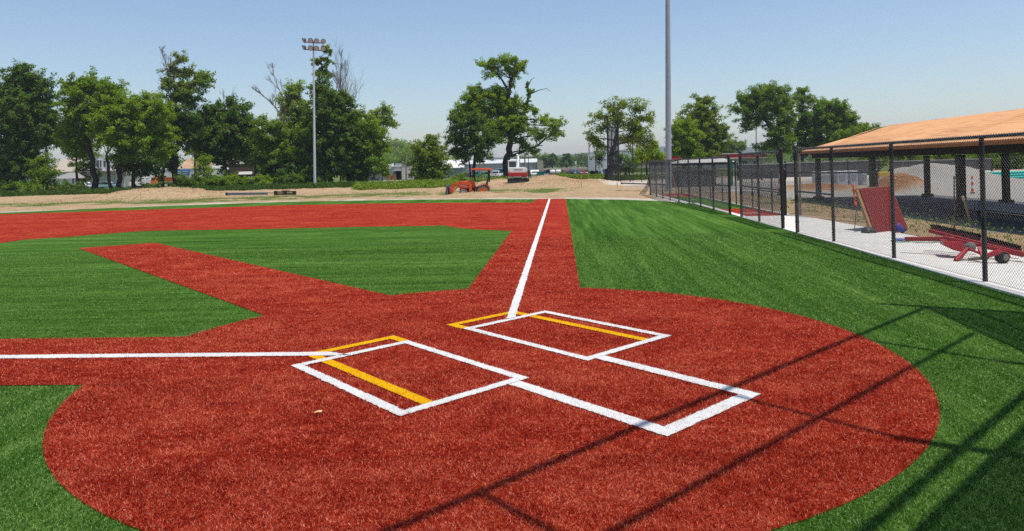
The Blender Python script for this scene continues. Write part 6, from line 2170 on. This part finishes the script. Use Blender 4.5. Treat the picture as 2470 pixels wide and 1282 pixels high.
# red-fascia store and pavilion on the right
T, q, x0, x1, h = building('long low store with a bright red fascia behind the right-hand trees', 'store', 1530, 1842, 384, 175, 16, mat('store_wall', (.55, .52, .48), .8), 'store', roof=M_gry, windows=tuple((px, 388, px + 12, 396) for px in range(1660, 1840, 26)))
MB().box(((x0 + x1) / 2, -.7, q(1690, 379).z), (x1 - x0 + .4, 1.6, 1.0)).build('fascia', mat('store_red', (.48, .02, .025), .5), T)
MB().box(((x0 + x1) / 2, -.75, q(1690, 373.3).z), (x1 - x0 + .5, 1.7, .16)).build('coping', M_trim, T)
MB().box(((x0 + x1) / 2, -.75, q(1690, 384.6).z), (x1 - x0 + .5, 1.7, .16)).build('fascia_band', M_trim, T)
def shelter(label, px0, px1, peave, pridge, D, depth, roofm, postm, npost, rows_=2):
    pm = (px0 + px1) / 2
    p, q = local(pm, D)
    T = thing('picnic_shelter', label, 'shelter', p, YAW, 'small shelters beyond the bullpen')
    x0, x1, ze, zr = q(px0, peave).x, q(px1, peave).x, q(pm, peave).z, q(pm, pridge).z
    b_ = MB()
    hx = (x1 - x0) * .27
    b_.v = [Vector(v) for v in ((x0, 0, ze), (x1, 0, ze), (x1, depth, ze), (x0, depth, ze), (x0 + hx, depth / 2, zr), (x1 - hx * .3, depth / 2, zr))]
    b_.f = [(0, 1, 5, 4), (1, 2, 5), (2, 3, 4, 5), (3, 0, 4), (3, 2, 1, 0)]
    b_.build('roof', roofm, T)
    MB().box(((x0 + x1) / 2, depth / 2, ze - .09), (x1 - x0 - .1, depth - .1, .14)).build('eave_beam', M_dk, T)
    for k in range(npost):
        x = x0 + .35 + (x1 - x0 - .7) * k / (npost - 1)
        for y in (.35, depth - .35):
            MB().box((x, y, ze / 2 - .08), (.16, .16, ze - .16)).build('post', postm, T)
    return T, q, x0, x1, ze
T, q, x0, x1, ze = shelter('small shelter with a white roof beyond the bullpen fence', 1638, 1775, 392.5, 382, 50, 4.5, mat('white_membrane', (.66, .63, .58), .8, noise=.04, nscale=2), M_dk, 4)
MB().box(((x0 + x1) / 2, 4.0, .55), (x1 - x0 - .8, .2, 1.1)).build('back_wall', mat('dark_wall', (.10, .10, .11), .9, noise=.2, nscale=3), T)
for y in (.9, 2.4):
    tb = MB().box(((x0 + x1) / 2, y, .62), (2.0, .7, .06)).build('picnic_table', mat('table_grey', (.14, .14, .15), .7), T)
    MB().box(((x0 + x1) / 2, y, .3), (.12, .5, .6)).build('table_leg', M_dk, tb)
p, q = local(1762, 49)
T = thing('slide_post', 'dark green upright play frame between the white-roofed shelter and gateway', 'play frame', p, YAW)
M_grn = mat('dark_green_paint', (.012, .09, .055), .5)
for px, top in ((1761, 385), (1765, 388)):
    MB().box((q(px, top).x, 0, q(px, top).z / 2), (.16 if px == 1761 else .08, .16, q(px, top).z)).build('post', M_grn, T)
for py in (392, 398, 404, 410):
    MB().bar(q(1765, py), q(1773, py), .05, .04).build('rung', M_dk, T)
MB().box((q(1773, 400).x, 0, q(1773, 388).z / 2), (.08, .1, q(1773, 388).z)).build('post', M_dk, T)
# dark screen fences and yard wall
for k, (px0, px1, D, z1, lb) in enumerate(((1780, 1895, 58, 1.25, 'dark grey screen wall beyond the gateway'), (1895, 2120, 60, 1.30, 'dark screen wall behind the white concrete blocks'), (2150, 2392, 66, 1.12, 'long dark barrier wall seen under the shelter roof'))):
    a, b = gd(px0, D), gd(px1, D)
    T = thing('screen_wall', lb, 'wall', a, math.atan2(b.y - a.y, b.x - a.x), 'dark screen walls')
    Lw = (b - a).length
    n = max(2, int(Lw / 2.4))
    for j in range(n):
        MB().box((Lw * (j + .5) / n, 0, z1 / 2 + .15), (Lw / n - .05, .12, z1 - .1)).build('panel', mat('screen_grey', (.075, .072, .075), .9, noise=.2, nscale=2), T)
    for j in range(n + 1):
        MB().box((Lw * j / n, 0, z1 / 2 + .18), (.10, .18, z1 + .2)).build('post', M_dk, T)
    MB().box((Lw / 2, 0, z1 + .16), (Lw, .2, .06)).build('cap_rail', mat('rail_grey', (.35, .35, .36), .7), T)
for px0, px1, py0, py1, lb in ((1966, 2004, 415, 443, 'wide white concrete block left of the shelter post'), (2012, 2038, 413.5, 441, 'white concrete block in the middle of the row'), (2043, 2062, 412.5, 440, 'narrow white concrete block against the shelter post'), (2072, 2084, 415, 438, 'small white concrete block right of the shelter post')):
    pm = (px0 + px1) / 2
    D = 44
    p, q = local(pm, D)
    T = thing('concrete_block', lb, 'block', p, YAW, 'white concrete blocks in a row')
    a, b = q(px0, py0), q(px1, py1)
    MB().box((0, 0, a.z / 2), (b.x - a.x, .9, a.z)).build('body', mat('white_concrete', (.52, .52, .53), .85, noise=.1, nscale=2), T, bevel=.04)
    MB().box((0, -.46, a.z * .62), ((b.x - a.x) * .55, .03, a.z * .3)).build('recess', M_gry, T)
# straw sidewalk line and pipes
a, b = gp(1893, 468), gp(2066, 464)
a.y += 3
MB().box(((a.x + b.x) / 2, 33.8, -.01), (9.5, .9, .09), -.06).build('side_path', M_conc, kind='structure')
p = gd(2352, 46)
T0 = None
M_teal = mat('teal_pipe', (.01, .42, .36), .35, .5)
px_ = 0
for k, (dz, dy, dx) in enumerate(((0, 0, 0), (0, .19, .5), (0, .38, .2), (.165, .095, .45), (.165, .285, .7), (0, .57, .3), (.165, .475, .9), (.33, .19, .8))):
    pp = p + Vector((dx, dy, .09 + dz + .05))
    T = thing('plastic_pipe', ('turquoise pipe at the front of the stack', 'turquoise pipe second from the front of the stack', 'turquoise pipe in the bottom middle of the stack', 'turquoise pipe on the upper row at the front', 'turquoise pipe on the upper row in the middle', 'turquoise pipe at the back of the bottom row', 'turquoise pipe on the upper row at the back', 'turquoise pipe on top of the stack')[k], 'pipe', pp, 0, 'stack of turquoise plastic pipes')
    MB().tube([(0, 0, 0), (6.2, .1, 0)], .085, 12, cap=False).build('barrel', M_teal, T, smooth=True)
    MB().lathe((-.02, 0, 0), (1, 0, 0), [(0, .085), (.0, .10), (.28, .10), (.30, .086)], 12).build('bell_end', M_teal, T, smooth=True)
    MB().lathe((-.021, 0, 0), (1, 0, 0), [(0, .07), (.003, .07)], 12).build('bore_shade', M_mblk, T)  # black disc painted in for the shade inside the pipe
T = thing('pipe_bearer', 'timber bearers under the turquoise pipe stack', 'timber', p)
for x in (1.2, 4.6):
    MB().box((x, .3, 0.02), (.12, 1.0, .11)).build('bearer', M_tim, T)
p, q = local(2100, 41)
T = thing('yellow_machine', 'small yellow roller machine beyond the red panel', 'machine', gd(2128, 42), YAW)
MB().box((0, 0, .62), (.62, .5, .42)).build('body', mat('cat_yellow', (.55, .33, .03), .5), T, bevel=.04)
MB().lathe((-.1, -.35, .28), (0, 1, 0), [(0, .27), (.7, .27)], 16).build('roller', M_galv, T, smooth=True)
MB().bar((.3, 0, .7), (.6, 0, 1.15), .05, .05).build('handle', M_mblk, T)

# ================================================================== AIR
hm = bpy.data.materials.new('haze')
hm.use_nodes = True
hn = hm.node_tree.nodes
hn.clear()
ho = hn.new('ShaderNodeOutputMaterial')
pv = hn.new('ShaderNodeVolumePrincipled')
pv.inputs['Color'].default_value = (0.82, 0.84, 1.0, 1)
pv.inputs['Density'].default_value = 0.00024
pv.inputs['Anisotropy'].default_value = 0.2
hm.node_tree.links.new(pv.outputs[0], ho.inputs['Volume'])
o = MB().box((0, 0, 48), (7600, 7600, 100)).build('haze', hm, kind='stuff')
